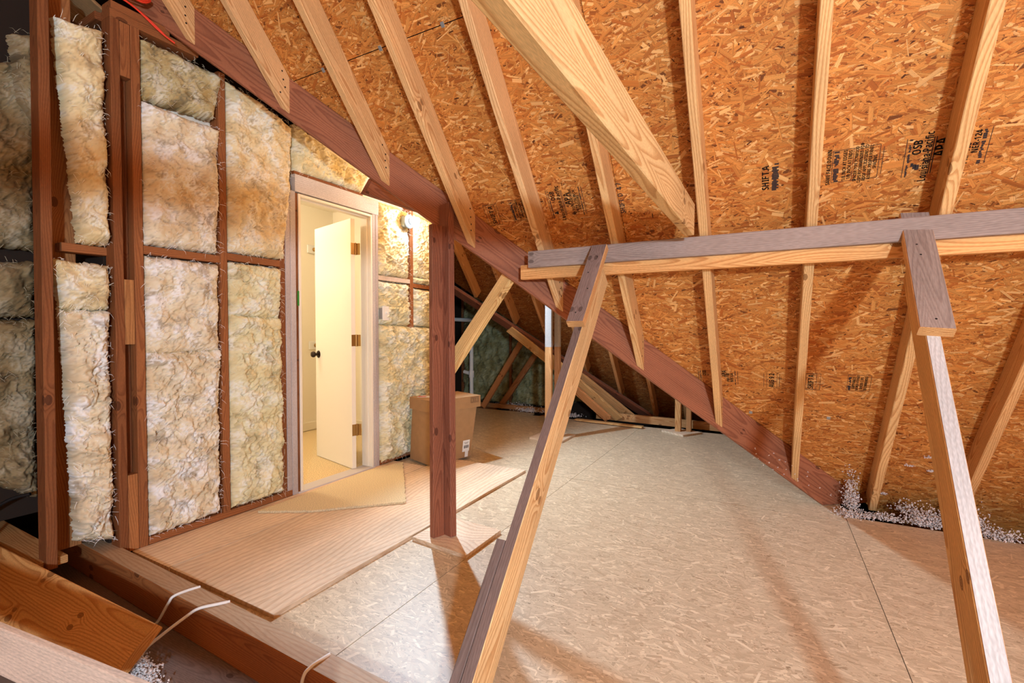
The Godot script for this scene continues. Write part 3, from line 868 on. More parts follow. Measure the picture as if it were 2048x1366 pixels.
	timber("plank", P(-3.9, 0.765, 0.1) + kd * 0.11, P(-1.84, 0.835, 0.1) + kd * 0.11, 0.22, 0.036, kd, M.pine, "wide orange-brown plank with a knot leaning at the lower left", "plank", "planks at the lower left", Color(0.96, 0.76, 0.5))
	timber("plank", P(-2.87, 0.356, 0.2), P(-0.8, 0.63, 0.2), 0.02, 0.14, Vector3(0, 0, 1), M.white_wood, "pale pinkish plank on edge in the bottom left corner, nearest the camera", "plank", "planks at the lower left", Color(1.0, 0.86, 0.76))
	timber("grey_board", P(-4.0, 0.99, -0.119), P(-0.42, 0.9, -0.119), 0.19, 0.038, Vector3(0, 0, 1), M.grey, "flat dusty grey board lying between the leaning plank and the floor beam", "board", "", Color(0.72, 0.64, 0.6))

# a timber whose upper face is weathered or coloured as lit, unlike its sides (two surfaces of one mesh)
func two_tone(called: String, p0: Vector3, p1: Vector3, w: float, d: float, sdir: Vector3, parent: Node3D, top: Vector3, mat: Material, tint: Color, mat2: Material, tint2: Color, cut0: Vector3):
	var body := lumber(called, p0, p1, w, d, sdir, mat, parent, tint, cut0)
	# thin skin on the upper face
	var a := (p1 - p0).normalized()
	var c := cut0
	var st := st_new()
	var q0 := p0 + top * (d / 2 + 0.0006)
	if c != Vector3.ZERO:
		q0 += a * (-(top * d / 2).dot(c) / a.dot(c))
	var q1 := p1 + top * (d / 2 + 0.0006)
	lumber_into(st, q0 + a * 0.002, q1 - a * 0.001, w - 0.004, 0.0012, sdir, tint2, Vector3.ZERO, Vector3.ZERO, 0.0004)
	put("weathered_or_lit_face", st.commit(), mat2, body)

# =====================================================================  the far end beyond the valley rafter
func build_far_end():
	var g := "rafters of the dim far slope"
	var i := 0
	var words := ["far left dim rafter high beyond the red post", "dim rafter crossing behind the bright diagonal brace", "dim rafter beyond the valley rafter, left of the pale-topped posts", "dim rafter behind the pale-topped posts", "dim rafter right of the pale-topped posts, under the valley rafter", "narrow pale dim rafter above the heap of loose boards", "dim rafter left of the short far post", "last dim rafter, behind the short far post"]
	for vc in [-3.09, -2.70, -2.34, -1.97, -1.61, -1.24, -0.87, -0.5]:
		var ue: float = minf(4.68 + (vc + 3.29) * 0.682, 6.1)
		var us: float = maxf(3.5, 5.78 + 0.7267 * vc + 0.16)
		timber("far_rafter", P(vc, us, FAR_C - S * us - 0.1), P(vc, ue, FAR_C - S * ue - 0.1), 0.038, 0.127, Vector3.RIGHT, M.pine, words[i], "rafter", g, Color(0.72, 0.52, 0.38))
		i += 1
	# board along the foot of those rafters, upper side coloured grey as lit by the bulb
	var vb := P(-4.1, 4.02, 2.24)
	var ve := P(-1.29, 5.95, 0.04)
	var slp := thing("sleeper_board", ve, "long dark sleeper board slanting down at the far end under the dim rafters", "board")
	two_tone("timber", vb, ve, 0.13, 0.036, Vector3(0.3, 0.6, 0.75), slp, Vector3(0.62, 0.55, -0.5).normalized(), M.red, Color(0.5, 0.4, 0.36), M.grey, Color(0.62, 0.58, 0.58), Vector3.ZERO)
	# loose boards leaning there
	var lb := [[P(-2.73, 4.95, 1.14), P(-1.69, 5.86, 0.05), Color(0.9, 0.78, 0.58), "long pale loose board with knots leaning behind the pale-topped posts"], [P(-2.2, 5.3, 0.55), P(-1.70, 5.56, 0.05), Color(0.75, 0.5, 0.36), "red-brown loose board, lowest of the leaning heap"], [P(-2.3, 5.16, 0.8), P(-1.60, 5.66, 0.05), Color(0.85, 0.72, 0.54), "loose board with a dark knot in the leaning heap"], [P(-2.18, 5.34, 0.72), P(-1.48, 5.8, 0.05), Color(0.75, 0.6, 0.46), "loose board furthest back in the leaning heap"]]
	for b in lb:
		timber("loose_board", b[0], b[1], 0.12, 0.03, Vector3(0.55, 0.6, 0.5), M.pine, b[3], "board", "loose boards leaning at the far end", b[2])
	# pair of posts, bulb light on their tops put into the colour
	var p1 := thing("far_post", P(-1.95, 4.5, 0.02), "far post of two studs, top coloured pale as lit by the bulb, behind the left T-brace", "post", "posts of the far end")
	upright("post_member", -1.935, 4.38, 4.42, 0.0215, 0.95, 0.07, M.pine, p1, Color(0.72, 0.55, 0.42))
	upright("lit_tone_top", -1.935, 4.38, 4.42, 0.951, 1.95, 0.07, M.white_wood, p1, Color(0.5, 0.5, 0.52))
	upright("post_member", -1.895, 4.5, 4.54, 0.0215, 0.95, 0.06, M.pine, p1, Color(0.6, 0.42, 0.34))
	upright("lit_tone_top", -1.895, 4.5, 4.54, 0.951, 1.95, 0.06, M.white_wood, p1, Color(0.5, 0.5, 0.52))
	var pw := PackedVector2Array([Vector2(-2.16, 4.34), Vector2(-1.8, 4.34), Vector2(-1.8, 4.7), Vector2(-2.16, 4.7)])
	var st := st_new()
	slab_into(st, pw, Vector3(0, 0.021, 0), Vector3.RIGHT, Vector3.FORWARD, Vector3.UP, 0.02, 1.0, Vector2.ZERO)
	tag(put("plywood_pad", st.commit(), M.ply), "plywood pad on the floor under the pale-topped far post", "pad", "plywood pads under posts")
	var p2 := thing("far_post", P(-0.82, 5.4, 0.02), "short far post of two studs standing under the lower part of the valley rafter", "post", "posts of the far end")
	upright("post_member", -0.84, 5.36, 5.42, 0.0215, 0.62, 0.06, M.pine, p2, Color(0.8, 0.64, 0.48))
	upright("post_member", -0.74, 5.4, 5.46, 0.0215, 0.6, 0.05, M.pine, p2, Color(0.6, 0.46, 0.36))
	var pw2 := PackedVector2Array([Vector2(-1.04, 5.36), Vector2(-0.79, 5.21), Vector2(-0.63, 5.45), Vector2(-0.88, 5.55)])
	var st2 := st_new()
	slab_into(st2, pw2, Vector3(0, 0.021, 0), Vector3.RIGHT, Vector3.FORWARD, Vector3.UP, 0.02, 1.0, Vector2(0.4, 0.0))
	tag(put("plywood_pad", st2.commit(), M.ply), "plywood pad on the floor under the short far post", "pad", "plywood pads under posts")
	# strips along the edge of the far floor
	timber("edge_strip", P(-2.1, 5.5, 0.02), P(-1.26, 5.42, 0.02), 0.07, 0.02, Vector3(0, 0, 1), M.pine, "thin tan strip lying along the far floor edge below the leaning boards", "strip", "", Color(0.85, 0.7, 0.52))
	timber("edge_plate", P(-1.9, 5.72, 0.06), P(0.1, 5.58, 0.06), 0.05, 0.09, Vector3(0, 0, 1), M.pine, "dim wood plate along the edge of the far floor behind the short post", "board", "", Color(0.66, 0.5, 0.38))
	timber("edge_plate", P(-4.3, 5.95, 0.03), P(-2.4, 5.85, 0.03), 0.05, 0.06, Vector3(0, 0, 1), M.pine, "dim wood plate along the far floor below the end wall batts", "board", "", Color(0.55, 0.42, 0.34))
	# joists running out beyond the floor edge
	var k := 0
	for vj in [-3.9, -3.3, -2.7]:
		timber("joist", P(vj, 5.75, -0.1), P(vj + 0.25, 7.1, -0.1), 0.04, 0.14, Vector3.RIGHT, M.fir, ["dark joist beyond the far floor, leftmost of three", "dark joist beyond the far floor, middle of three", "dark joist beyond the far floor, rightmost of three"][k], "joist", "joists beyond the far floor", Color(0.7, 0.6, 0.5))
		k += 1
	# end wall framing
	var w := structure("wall_back", P(-3.4, 6.3, 0.0))
	block("backing_board", -4.7, -2.2, 6.42, 6.44, -0.2, 2.2, M.dark, w)
	for v in [-4.34, -3.46, -2.86]:
		upright("stud", v + 0.02, 6.3, 6.4, -0.1, 2.1, 0.04, M.fir, w, Color(0.6, 0.48, 0.4))
	block("wall_side", -4.75, -4.7, 3.85, 6.3, -0.2, 2.6, M.dark).set_meta("kind", "structure")
	# diagonal braces in front of the end wall
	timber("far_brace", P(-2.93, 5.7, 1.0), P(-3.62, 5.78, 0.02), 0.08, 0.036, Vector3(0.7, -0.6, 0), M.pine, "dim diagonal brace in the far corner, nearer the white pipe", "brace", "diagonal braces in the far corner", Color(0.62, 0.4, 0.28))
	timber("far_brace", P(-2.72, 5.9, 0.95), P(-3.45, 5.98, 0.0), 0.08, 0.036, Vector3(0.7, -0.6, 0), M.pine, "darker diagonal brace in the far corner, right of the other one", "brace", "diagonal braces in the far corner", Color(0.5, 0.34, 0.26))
	# white plastic pipe
	var pp := thing("vent_pipe", P(-3.9, 5.9, 0.0), "white plastic vent pipe standing in the dim far corner behind the box", "pipe")
	var sp := st_new()
	tube_into(sp, [P(-3.9, 5.9, 0.0), P(-3.9, 5.9, 1.0)], 0.03, 14)
	put("riser", sp.commit(), M.white_plastic, pp)
	var sp2 := st_new()
	tube_into(sp2, [P(-3.9, 5.9, 0.42), P(-3.9, 5.9, 0.52)], 0.04, 14)
	tube_into(sp2, [P(-3.9, 5.9, 0.47), P(-4.03, 5.9, 0.5)], 0.028, 12)
	put("tee", sp2.commit(), M.white_plastic, pp)
	var sp3 := st_new()
	tube_into(sp3, [P(-4.5, 5.95, 1.3), P(-3.75, 5.95, 1.26)], 0.03, 14)
	tag(put("pipe", sp3.commit(), M.white_plastic), "horizontal white pipe across the end wall above the far batts", "pipe")

# =====================================================================  glass wool batts
# quad4: corners TL, TR, BR, BL as (a, y) with a along A; bulges along N from the plane through O
func batt(called: String, label: String, group: String, q: Array, O: Vector3, A: Vector3, N: Vector3, back: float, bulge: float, rough: float, seed_: int, tones: Array, cell := 0.0065, ragged := 0.012):
	var n_big := noise(seed_, 5.0, 2)
	var n_mid := noise(seed_ + 1, 18.0, 3)
	var n_fine := noise(seed_ + 2, 70.0, 2)
	var n_tone := noise(seed_ + 3, 6.0, 3)
	var n_tone2 := noise(seed_ + 4, 26.0, 3)
	var n_fold := noise(seed_ + 6, 7.0, 3)
	var wid: float = maxf((q[1] - q[0]).length(), (q[2] - q[3]).length())
	var hei: float = maxf((q[3] - q[0]).length(), (q[2] - q[1]).length())
	var nx := clampi(int(wid / cell), 10, 160)
	var ny := clampi(int(hei / cell), 10, 240)
	var st := st_new()
	st.set_smooth_group(0)
	var cream: Color = tones[0]
	var white: Color = tones[1]
	var tan_: Color = tones[2]
	var dust_shade: Color = tones[3]
	for j in ny + 1:
		for i in nx + 1:
			var s := float(i) / nx
			var t := float(j) / ny
			var p: Vector2 = (q[0] as Vector2).lerp(q[1], s).lerp((q[3] as Vector2).lerp(q[2], s), t)
			var ex := minf(s, 1 - s) * wid
			var ey := minf(t, 1 - t) * hei
			var e := minf(ex, ey)
			# warped lookup makes the tufts curl
			var wx := n_big.get_noise_2d(p.x * 2.0, p.y * 2.0) * 0.06
			var wy := n_big.get_noise_2d(p.x * 2.0 + 9.0, p.y * 2.0 + 5.0) * 0.06
			var big := n_big.get_noise_2d(p.x, p.y)
			var mid := n_mid.get_noise_2d(p.x + wx, p.y + wy)
			var fold_ := absf(n_fold.get_noise_2d(p.x * 0.8 + wx, p.y * 1.3 + wy))
			var crease := 1.0 - smoothstep(0.0, 0.09, fold_)
			var fine := n_fine.get_noise_2d(p.x + wx * 2.0, p.y + wy * 2.0)
			# ragged outline
			if ex < 0.03:
				p.x += (n_mid.get_noise_2d(p.y * 1.1 + 3.0, float(i > nx / 2) * 7.0) * 0.7 + n_fine.get_noise_2d(p.y * 2.0, 7.0) * 0.6) * ragged * (1.0 - ex / 0.03)
			if ey < 0.03:
				p.y += (n_mid.get_noise_2d(p.x * 1.1 + 8.0, float(j > ny / 2) * 7.0) * 0.7 + n_fine.get_noise_2d(p.x * 2.0, 2.0) * 0.6) * ragged * (1.0 - ey / 0.03)
			var round_ := sqrt(clampf(1.0 - pow(1.0 - clampf(e / 0.06, 0, 1), 2), 0, 1))
			var out := (bulge * (0.8 + 0.9 * big) + rough * (mid * 0.6 + fine * 0.16 - crease * 0.35)) * round_
			out = maxf(out, -back * 0.5)
			out -= back * (1.0 - round_)
			var tone := n_tone.get_noise_2d(p.x, p.y * 0.8)
			var tone2 := n_tone2.get_noise_2d(p.x * 0.8 + wx * 2.0, p.y + wy * 2.0)
			var c := cream.lerp(white, smoothstep(0.0, 0.5, tone * 0.9 + tone2 * 0.6 + fine * 0.2 + mid * 0.2))
			c = c.lerp(tan_, smoothstep(0.0, 0.6, -tone * 1.1 + tone2 * 0.5) * 0.6)
			var hair := 1.0 - smoothstep(0.0, 0.05, absf(n_tone2.get_noise_2d(p.x + wx * 2.5 + 20.0, p.y * 1.2 + wy * 2.5)))
			c = c.lerp(dust_shade, clampf(0.55 * smoothstep(0.2, 0.7, n_tone.get_noise_2d(p.y + 31.0, p.x) - tone2 * 0.5) + 0.3 * hair + 0.4 * crease, 0, 0.75))  # dust in patches and threads; shade painted into the creases
			st.set_color(c)
			st.set_uv(Vector2(s, t))
			st.add_vertex(O + A * p.x + Vector3.UP * p.y + N * out)
	# winding: outward is N
	var flip := A.cross(Vector3.DOWN).dot(N) > 0
	for j in ny:
		for i in nx:
			var a := j * (nx + 1) + i
			var b := a + 1
			var c := a + nx + 1
			var d := c + 1
			var ord: Array = [a, c, b, b, c, d] if flip else [a, b, c, b, d, c]
			for k in ord:
				st.add_index(k)
	st.generate_normals()
	var m := put(called, st.commit(), M.fluff)
	tag(m, label, "insulation", group)
	# single fibres standing out along the edges and from the face
	var r := RandomNumberGenerator.new()
	r.seed = seed_
	var sf := st_new()
	for k in int(wid * hei * 900) + 60:
		var s := r.randf()
		var t := r.randf()
		if k % 6 == 0:
			if r.randf() < 0.5:
				s = float(r.randi() % 2) * 0.98 + 0.01
			else:
				t = float(r.randi() % 2) * 0.98 + 0.01
		var p: Vector2 = (q[0] as Vector2).lerp(q[1], s).lerp((q[3] as Vector2).lerp(q[2], s), t)
		var e := minf(minf(s, 1 - s) * wid, minf(t, 1 - t) * hei)
		var o3 := O + A * p.x + Vector3.UP * p.y + N * (bulge * 0.8 * clampf(e / 0.05, 0.1, 1))
		var d3 := (A * r.randf_range(-1, 1) + Vector3.UP * r.randf_range(-1.0, 0.8) + N * r.randf_range(0.1, 0.7)).normalized()
		var ln := r.randf_range(0.008, 0.03)
		var sd := d3.cross(N).normalized() * r.randf_range(0.0004, 0.0009)
		var p1 := o3 + d3 * ln
		var p2 := p1 + (d3 + Vector3.DOWN * 0.8 + A * r.randf_range(-0.6, 0.6)).normalized() * ln * 0.7
		quad(sf, o3 - sd, o3 + sd, p1 + sd, p1 - sd, N, Vector2.ZERO, Vector2.ZERO, Vector2.ZERO, Vector2.ZERO, white)
		tri(sf, p1 - sd, p1 + sd, p2, N, Vector2.ZERO, Vector2.ZERO, Vector2.ZERO, white)
	var fb := put("loose_fibres", sf.commit(), M.fluff, m)
	fb.set_meta("kind", "stuff")
	return m

func lin(r: int, g: int, b: int) -> Color:
	return c8(r, g, b).srgb_to_linear()

func build_batts():
	var O := P(0, 0, 0)
	var A := Vector3(0, 0, -1)
	var N := Vector3.RIGHT
	var warm := [lin(234, 216, 172), lin(242, 238, 222), lin(220, 190, 134), lin(156, 136, 104)]
	var yel := [lin(232, 222, 180), lin(240, 238, 220), lin(220, 200, 144), lin(166, 150, 112)]
	var pale := [lin(232, 218, 188), lin(246, 244, 240), lin(218, 190, 146), lin(150, 132, 112)]
	var dirty := [lin(196, 180, 134), lin(214, 208, 186), lin(168, 136, 78), lin(92, 84, 70)]
	var shade_tones := [lin(146, 130, 98), lin(166, 156, 132), lin(118, 94, 60), lin(66, 56, 44)]  # darker wool colours, painting in the shade at the far left
	var g := "glass wool batts between the wall studs"
	var lst := [
		["narrow batt bulging left of the doubled stud, upper one with a drooping tip", -2.82, [0.91, 2.53, 1.096, 2.56, 1.096, 1.532, 0.985, 1.528], 0.05, 0.02, warm],
		["small folded batt left of the doubled stud, at half height", -2.82, [0.877, 1.443, 1.096, 1.438, 1.096, 1.213, 0.918, 1.212], 0.05, 0.02, warm],
		["torn fluffy batt left of the doubled stud, lowest one reaching the floor beam", -2.82, [0.914, 1.216, 1.096, 1.217, 1.096, 0.085, 0.953, 0.13], 0.05, 0.04, pale],
		["greyish dusty batt at the top right of the doubled stud, under the valley rafter", -2.782, [1.228, 2.6, 1.644, 2.58, 1.587, 2.316, 1.223, 2.294], 0.03, 0.018, dirty],
		["large cream batt right of the doubled stud, above the blocking", -2.782, [1.223, 2.283, 1.615, 2.272, 1.598, 1.556, 1.222, 1.552], 0.035, 0.02, pale],
		["large pale batt right of the doubled stud, just below the blocking", -2.782, [1.223, 1.504, 1.6, 1.503, 1.6, 1.0, 1.222, 0.99], 0.035, 0.024, pale],
		["fluffy white batt right of the doubled stud, standing on the sole plate", -2.782, [1.222, 1.012, 1.606, 1.012, 1.585, 0.06, 1.222, 0.05], 0.035, 0.04, pale],
		["tall yellow batt beside the door frame, above the blocking", -2.775, [1.648, 2.58, 2.095, 2.46, 2.01, 1.576, 1.646, 1.576], 0.035, 0.02, warm],
		["rumpled yellow batt beside the door frame, just below the blocking", -2.775, [1.646, 1.524, 1.992, 1.522, 1.98, 1.19, 1.646, 1.2], 0.035, 0.035, yel],
		["tall yellowish batt beside the door frame, standing on the sole plate", -2.775, [1.646, 1.225, 1.988, 1.2, 1.995, 0.062, 1.646, 0.06], 0.035, 0.035, yel],
		["wide yellow batt lying above the door header", -2.782, [2.105, 2.5, 2.557, 2.36, 2.517, 2.184, 2.1, 2.17], 0.03, 0.03, yel],
		["small bright batt above the right end of the door header", -2.782, [2.515, 2.36, 2.769, 2.341, 2.694, 2.168, 2.49, 2.178], 0.03, 0.035, yel],
		["bright rumpled batt between the door frame and the bare bulb, above the blocking", -2.782, [2.862, 2.16, 3.24, 2.16, 3.24, 1.572, 2.862, 1.572], 0.014, 0.035, yel],
		["bright crumpled batt around the light switch, below the blocking", -2.782, [2.862, 1.525, 3.24, 1.52, 3.24, 1.155, 2.862, 1.165], 0.03, 0.06, yel],
		["bright batt right of the bare bulb, beside the red-brown post", -2.782, [3.29, 2.16, 3.7, 2.12, 3.7, 1.598, 3.29, 1.6], 0.014, 0.035, yel],
		["crumpled batt between bulb stud and red-brown post, below the blocking", -2.782, [3.29, 1.494, 3.7, 1.49, 3.7, 1.14, 3.29, 1.16], 0.03, 0.06, yel],
		["thin rolled batt lying on the blocking under the bare bulb", -2.772, [3.29, 1.597, 3.7, 1.597, 3.7, 1.537, 3.29, 1.537], 0.03, 0.02, yel],
		["large low batt right of the door frame, behind the cardboard box", -2.775, [2.862, 1.171, 3.75, 1.135, 3.75, 0.03, 2.862, 0.03], 0.04, 0.045, yel],
		["dim batt at the left edge of the photo, topmost", -3.18, [0.76, 2.35, 0.96, 2.441, 0.943, 1.514, 0.75, 1.512], 0.05, 0.02, shade_tones],
		["dim batt at the left edge of the photo, second from the top", -3.18, [0.75, 1.442, 0.943, 1.46, 0.938, 1.185, 0.75, 1.177], 0.05, 0.02, shade_tones],
		["dim batt at the left edge of the photo, lowest with a rounded bottom", -3.18, [0.75, 1.168, 0.937, 1.171, 0.929, 0.282, 0.74, 0.421], 0.05, 0.025, shade_tones],
		["curled strip of batt hanging loose at the top left, beside the first stud", -3.03, [0.826, 2.469, 0.917, 2.509, 0.917, 2.09, 0.857, 2.182], 0.04, 0.015, shade_tones]]
	var i := 0
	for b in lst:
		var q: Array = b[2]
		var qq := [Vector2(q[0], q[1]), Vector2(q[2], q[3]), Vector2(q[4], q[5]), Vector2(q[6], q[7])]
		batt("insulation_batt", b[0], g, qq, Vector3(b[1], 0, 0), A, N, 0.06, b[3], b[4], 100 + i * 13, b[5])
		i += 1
	# end wall far away
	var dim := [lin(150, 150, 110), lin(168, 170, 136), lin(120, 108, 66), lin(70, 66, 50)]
	for b in [["dim batt on the end wall behind the vent pipe", [-4.32, 1.7, -3.5, 1.7, -3.5, 0.0, -4.32, 0.0]], ["dim batt on the end wall right of the vent pipe", [-3.44, 1.7, -2.9, 1.5, -2.9, 0.0, -3.44, 0.0]], ["greenish batt low on the end wall beside the pale-topped posts", [-2.82, 1.0, -2.3, 1.0, -2.3, 0.1, -2.82, 0.1]]]:
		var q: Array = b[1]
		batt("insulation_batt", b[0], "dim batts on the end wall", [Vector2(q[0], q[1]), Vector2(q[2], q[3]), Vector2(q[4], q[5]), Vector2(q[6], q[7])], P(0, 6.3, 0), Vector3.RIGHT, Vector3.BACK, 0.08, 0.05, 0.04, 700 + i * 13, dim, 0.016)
		i += 1

# =====================================================================  small things
func fluff_heap(label: String, spots: Array, seed_: int, called := "loose_fill"):
	# clumps of loose white fibre: nobody could count the flocks
	var r := RandomNumberGenerator.new()
	r.seed = seed_
	var st := st_new()
	for s in spots:
		var c: Vector3 = s[0]
		var ext: Vector3 = s[1]
		for k in int(s[2] * 2.6):
			var p := c + Vector3(r.randfn(0, 0.4) * ext.x, absf(r.randfn(0, 0.5)) * ext.y, r.randfn(0, 0.4) * ext.z)
			var size: float = r.randf_range(0.002, 0.0062) * (s[3] if s.size() > 3 else 1.0)
			var b := Basis.from_euler(Vector3(r.randf() * 6, r.randf() * 6, r.randf() * 6))
			var col := lin(236, 224, 220) * r.randf_range(0.75, 1.05)
			# small irregular octahedron
			var ax: Array[Vector3] = []
			for a in [Vector3.RIGHT, Vector3.LEFT, Vector3.UP, Vector3.DOWN, Vector3.BACK, Vector3.FORWARD]:
				ax.append(p + b * (a as Vector3) * size * r.randf_range(0.5, 1.5))
			for f in [[0, 2, 4], [0, 4, 3], [0, 3, 5], [0, 5, 2], [1, 4, 2], [1, 3, 4], [1, 5, 3], [1, 2, 5]]:
				var m := (ax[f[0]] + ax[f[1]] + ax[f[2]]) / 3 - p
				tri(st, ax[f[0]], ax[f[1]], ax[f[2]], m.normalized(), Vector2.ZERO, Vector2.ZERO, Vector2.ZERO, col)
	var o := put(called, st.commit(), M.fluff)
	o.set_meta("kind", "stuff")
	tag(o, label, "insulation")

func build_small_things():
	# cardboard box with an overhanging lid
	var bx := thing("cardboard_box", P(-2.5, 3.25, 0.0), "tall brown cardboard box with a lid standing between the door wall and the post", "box")
	var bot := [P(-2.70, 3.13, 0.022), P(-2.4, 3.03, 0.022), P(-2.29, 3.44, 0.022), P(-2.59, 3.54, 0.022)]
	var top := [P(-2.655, 3.115, 0.53), P(-2.35, 3.0, 0.53), P(-2.22, 3.455, 0.53), P(-2.525, 3.57, 0.53)]
	put("carton", hex_mesh(bot, top), M.card, bx)
	var mid: Vector3 = (top[0] + top[2]) / 2
	var l0 := []
	var l1 := []
	for p in top:
		var e: Vector3 = (p - mid)
		e.y = 0
		l0.append(p + e * 0.09 + Vector3(0, -0.07, 0))
		l1.append(p + e * 0.09 + Vector3(0, 0.028, 0))
	var lid := put("lid", hex_mesh(l0, l1), M.card, bx)
	# print and labels
	var fr_a: Vector3 = (top[2] - top[1]).normalized()
	var fr_n := fr_a.cross(Vector3.UP).normalized()
	if fr_n.x < 0:
		fr_n = -fr_n
	var right_mid: Vector3 = (l0[1] + l0[2] + l1[1] + l1[2]) / 4
	var st := st_new()
	var bb := Basis(fr_a, Vector3.UP, fr_n)
	for q in frame_lines(0.085, 0.045, 0.002) + frame_lines(0.07, 0.03, 0.002) + [[-0.015, 0.0, 0.004, 0.026], [0.0, 0.0, 0.004, 0.026], [0.015, 0.0, 0.004, 0.026]]:
		box_into(st, right_mid + fr_a * (0.19 + q[0]) + Vector3.UP * (0.016 + q[1]) + fr_n * 0.001, Vector3(q[2], q[3], 0.0008), bb, Color.WHITE, 0.0001)
	put("printed_mark", st.commit(), M.ink, lid)
	var s2 := st_new()
	var tm: Vector3 = (l1[0] + l1[2]) / 2
	box_into(s2, tm + (l1[0] - tm) * 0.45 + (l1[1] - tm) * 0.1 + Vector3.UP * 0.001, Vector3(0.16, 0.001, 0.1), Basis(Vector3.UP, 0.3))
	put("paper_label", s2.commit(), M.white_plastic, lid)
	var s3 := st_new()
	box_into(s3, tm + (l1[0] - tm) * 0.62 + (l1[1] - tm) * 0.08 + Vector3.UP * 0.002, Vector3(0.07, 0.001, 0.04), Basis(Vector3.UP, 0.3))
	put("red_sticker", s3.commit(), std(c8(196, 70, 60), 0.7), lid)
	# shipping label low on the right face
	var face_up: Vector3 = ((top[1] + top[2]) / 2 - (bot[1] + bot[2]) / 2).normalized()
	var face_n := fr_a.cross(face_up).normalized()
	if face_n.x < 0:
		face_n = -face_n
	var lb: Vector3 = (bot[1] + bot[2]) / 2 + fr_a * 0.15 + face_up * 0.105
	var b4 := Basis(fr_a, face_up, face_n)
	var s4 := st_new()
	box_into(s4, lb + face_n * 0.0015, Vector3(0.075, 0.1, 0.001), b4)
	box_into(s4, lb + face_n * 0.0015 - face_up * 0.07 + fr_a * 0.012, Vector3(0.035, 0.06, 0.001), b4)
	put("shipping_label", s4.commit(), M.white_plastic, bx)
	var s5 := st_new()
	for k in 9:
		box_into(s5, lb + face_n * 0.0025 + fr_a * (-0.024 + k * 0.006) - face_up * 0.008, Vector3(0.002 + 0.0016 * (k % 3), 0.026, 0.0006), b4, Color.WHITE, 0.0001)
	box_into(s5, lb + face_n * 0.0025 + face_up * 0.03, Vector3(0.05, 0.003, 0.0006), b4, Color.WHITE, 0.0001)
	box_into(s5, lb + face_n * 0.0025 + face_up * 0.02, Vector3(0.03, 0.003, 0.0006), b4, Color.WHITE, 0.0001)
	put("label_print", s5.commit(), M.ink, bx)

	# carpet offcut in front of the door
	var cp := PackedVector2Array()
	var corners := [Vector2(-2.7, 1.75), Vector2(-2.42, 1.915), Vector2(-2.02, 2.3), Vector2(-2.655, 2.99), Vector2(-2.735, 2.7), Vector2(-2.70, 2.02)]
	for k in corners.size():
		var a: Vector2 = corners[k]
		var b: Vector2 = corners[(k + 1) % corners.size()]
		var nseg := maxi(2, int(a.distance_to(b) / 0.012))
		for j in nseg:
			var p := a.lerp(b, float(j) / nseg)
			cp.append(p + Vector2(rng.randf_range(-0.004, 0.004), rng.randf_range(-0.004, 0.004)))
	var cs := st_new()
	slab_into(cs, cp, Vector3(0, 0.033, 0), Vector3.RIGHT, Vector3.FORWARD, Vector3.UP, 0.013, 3.0, Vector2.ZERO, false, Color.WHITE)
	tag(put("carpet_offcut", cs.commit(), M.carpet), "cream carpet offcut with frayed edges lying in front of the open door", "carpet")

	# light switch
	var sw := thing("light_switch", P(-2.78, 2.89, 1.255), "white toggle light switch on the stud right of the door frame", "switch")
	block("switch_plate", -2.744, -2.738, 2.855, 2.927, 1.2, 1.315, M.white_plastic, sw, 0.002)
	var ts := st_new()
	box_into(ts, P(-2.733, 2.891, 1.262), Vector3(0.016, 0.02, 0.009), Basis(Vector3.BACK, 0.5))
	put("toggle", ts.commit(), M.white_plastic, sw)
	var sb := st_new()
	box_into(sb, P(-2.765, 2.89, 1.257), Vector3(0.045, 0.09, 0.055))
	put("switch_box", sb.commit(), M.zinc, sw)

	# cables over the beam
	var beam_top := 0.0535
	var cab := [
		[[P(-2.07, 1.09, beam_top), P(-2.082, 1.05, beam_top + 0.002), P(-2.09, 1.0, beam_top), P(-2.1, 0.985, 0.03), P(-2.15, 0.97, -0.05), P(-2.19, 0.95, -0.094)], "white cable bent over the floor beam, nearest the framed wall"],
		[[P(-1.855, 1.085, beam_top), P(-1.87, 1.05, beam_top + 0.004), P(-1.905, 0.995, beam_top + 0.004), P(-1.93, 0.96, 0.035), P(-1.95, 0.89, 0.0), P(-1.96, 0.84, -0.03), P(-1.97, 0.82, -0.094)], "white cable over the floor beam, middle one looping down to white fluff"],
		[[P(-1.262, 1.062, beam_top), P(-1.262, 1.03, beam_top + 0.003), P(-1.264, 0.99, beam_top + 0.002), P(-1.27, 0.965, 0.03), P(-1.29, 0.96, -0.094)], "white cable over the floor beam, rightmost at the bottom edge of the photo"]]
	for c in cab:
		var s6 := st_new()
		tube_into(s6, smooth_path(c[0], 8), 0.0055, 10)
		tag(put("cable", s6.commit(), M.cable), c[1], "cable", "white cables over the floor beam")
	var s7 := st_new()
	tube_into(s7, smooth_path([P(-3.05, 0.86, 0.35), P(-3.1, 0.8, 0.33), P(-3.15, 0.72, 0.26), P(-3.1, 0.68, 0.18), P(-3.0, 0.64, 0.1)], 8), 0.008, 8)
	tag(put("cable", s7.commit(), M.black), "black cable curving behind the first stud at the left edge", "cable")
	# red extension cord on the top plates
	var s8 := st_new()
	tube_into(s8, smooth_path([P(-2.74, 1.36, 2.615), P(-2.755, 1.3, 2.645), P(-2.77, 1.2, 2.71), P(-2.78, 1.12, 2.73), P(-2.85, 1.0, 2.76)], 8), 0.0045, 8)
	tube_into(s8, smooth_path([P(-2.75, 1.32, 2.635), P(-2.77, 1.24, 2.695), P(-2.79, 1.16, 2.735), P(-2.8, 1.05, 2.77)], 8), 0.0045, 8)
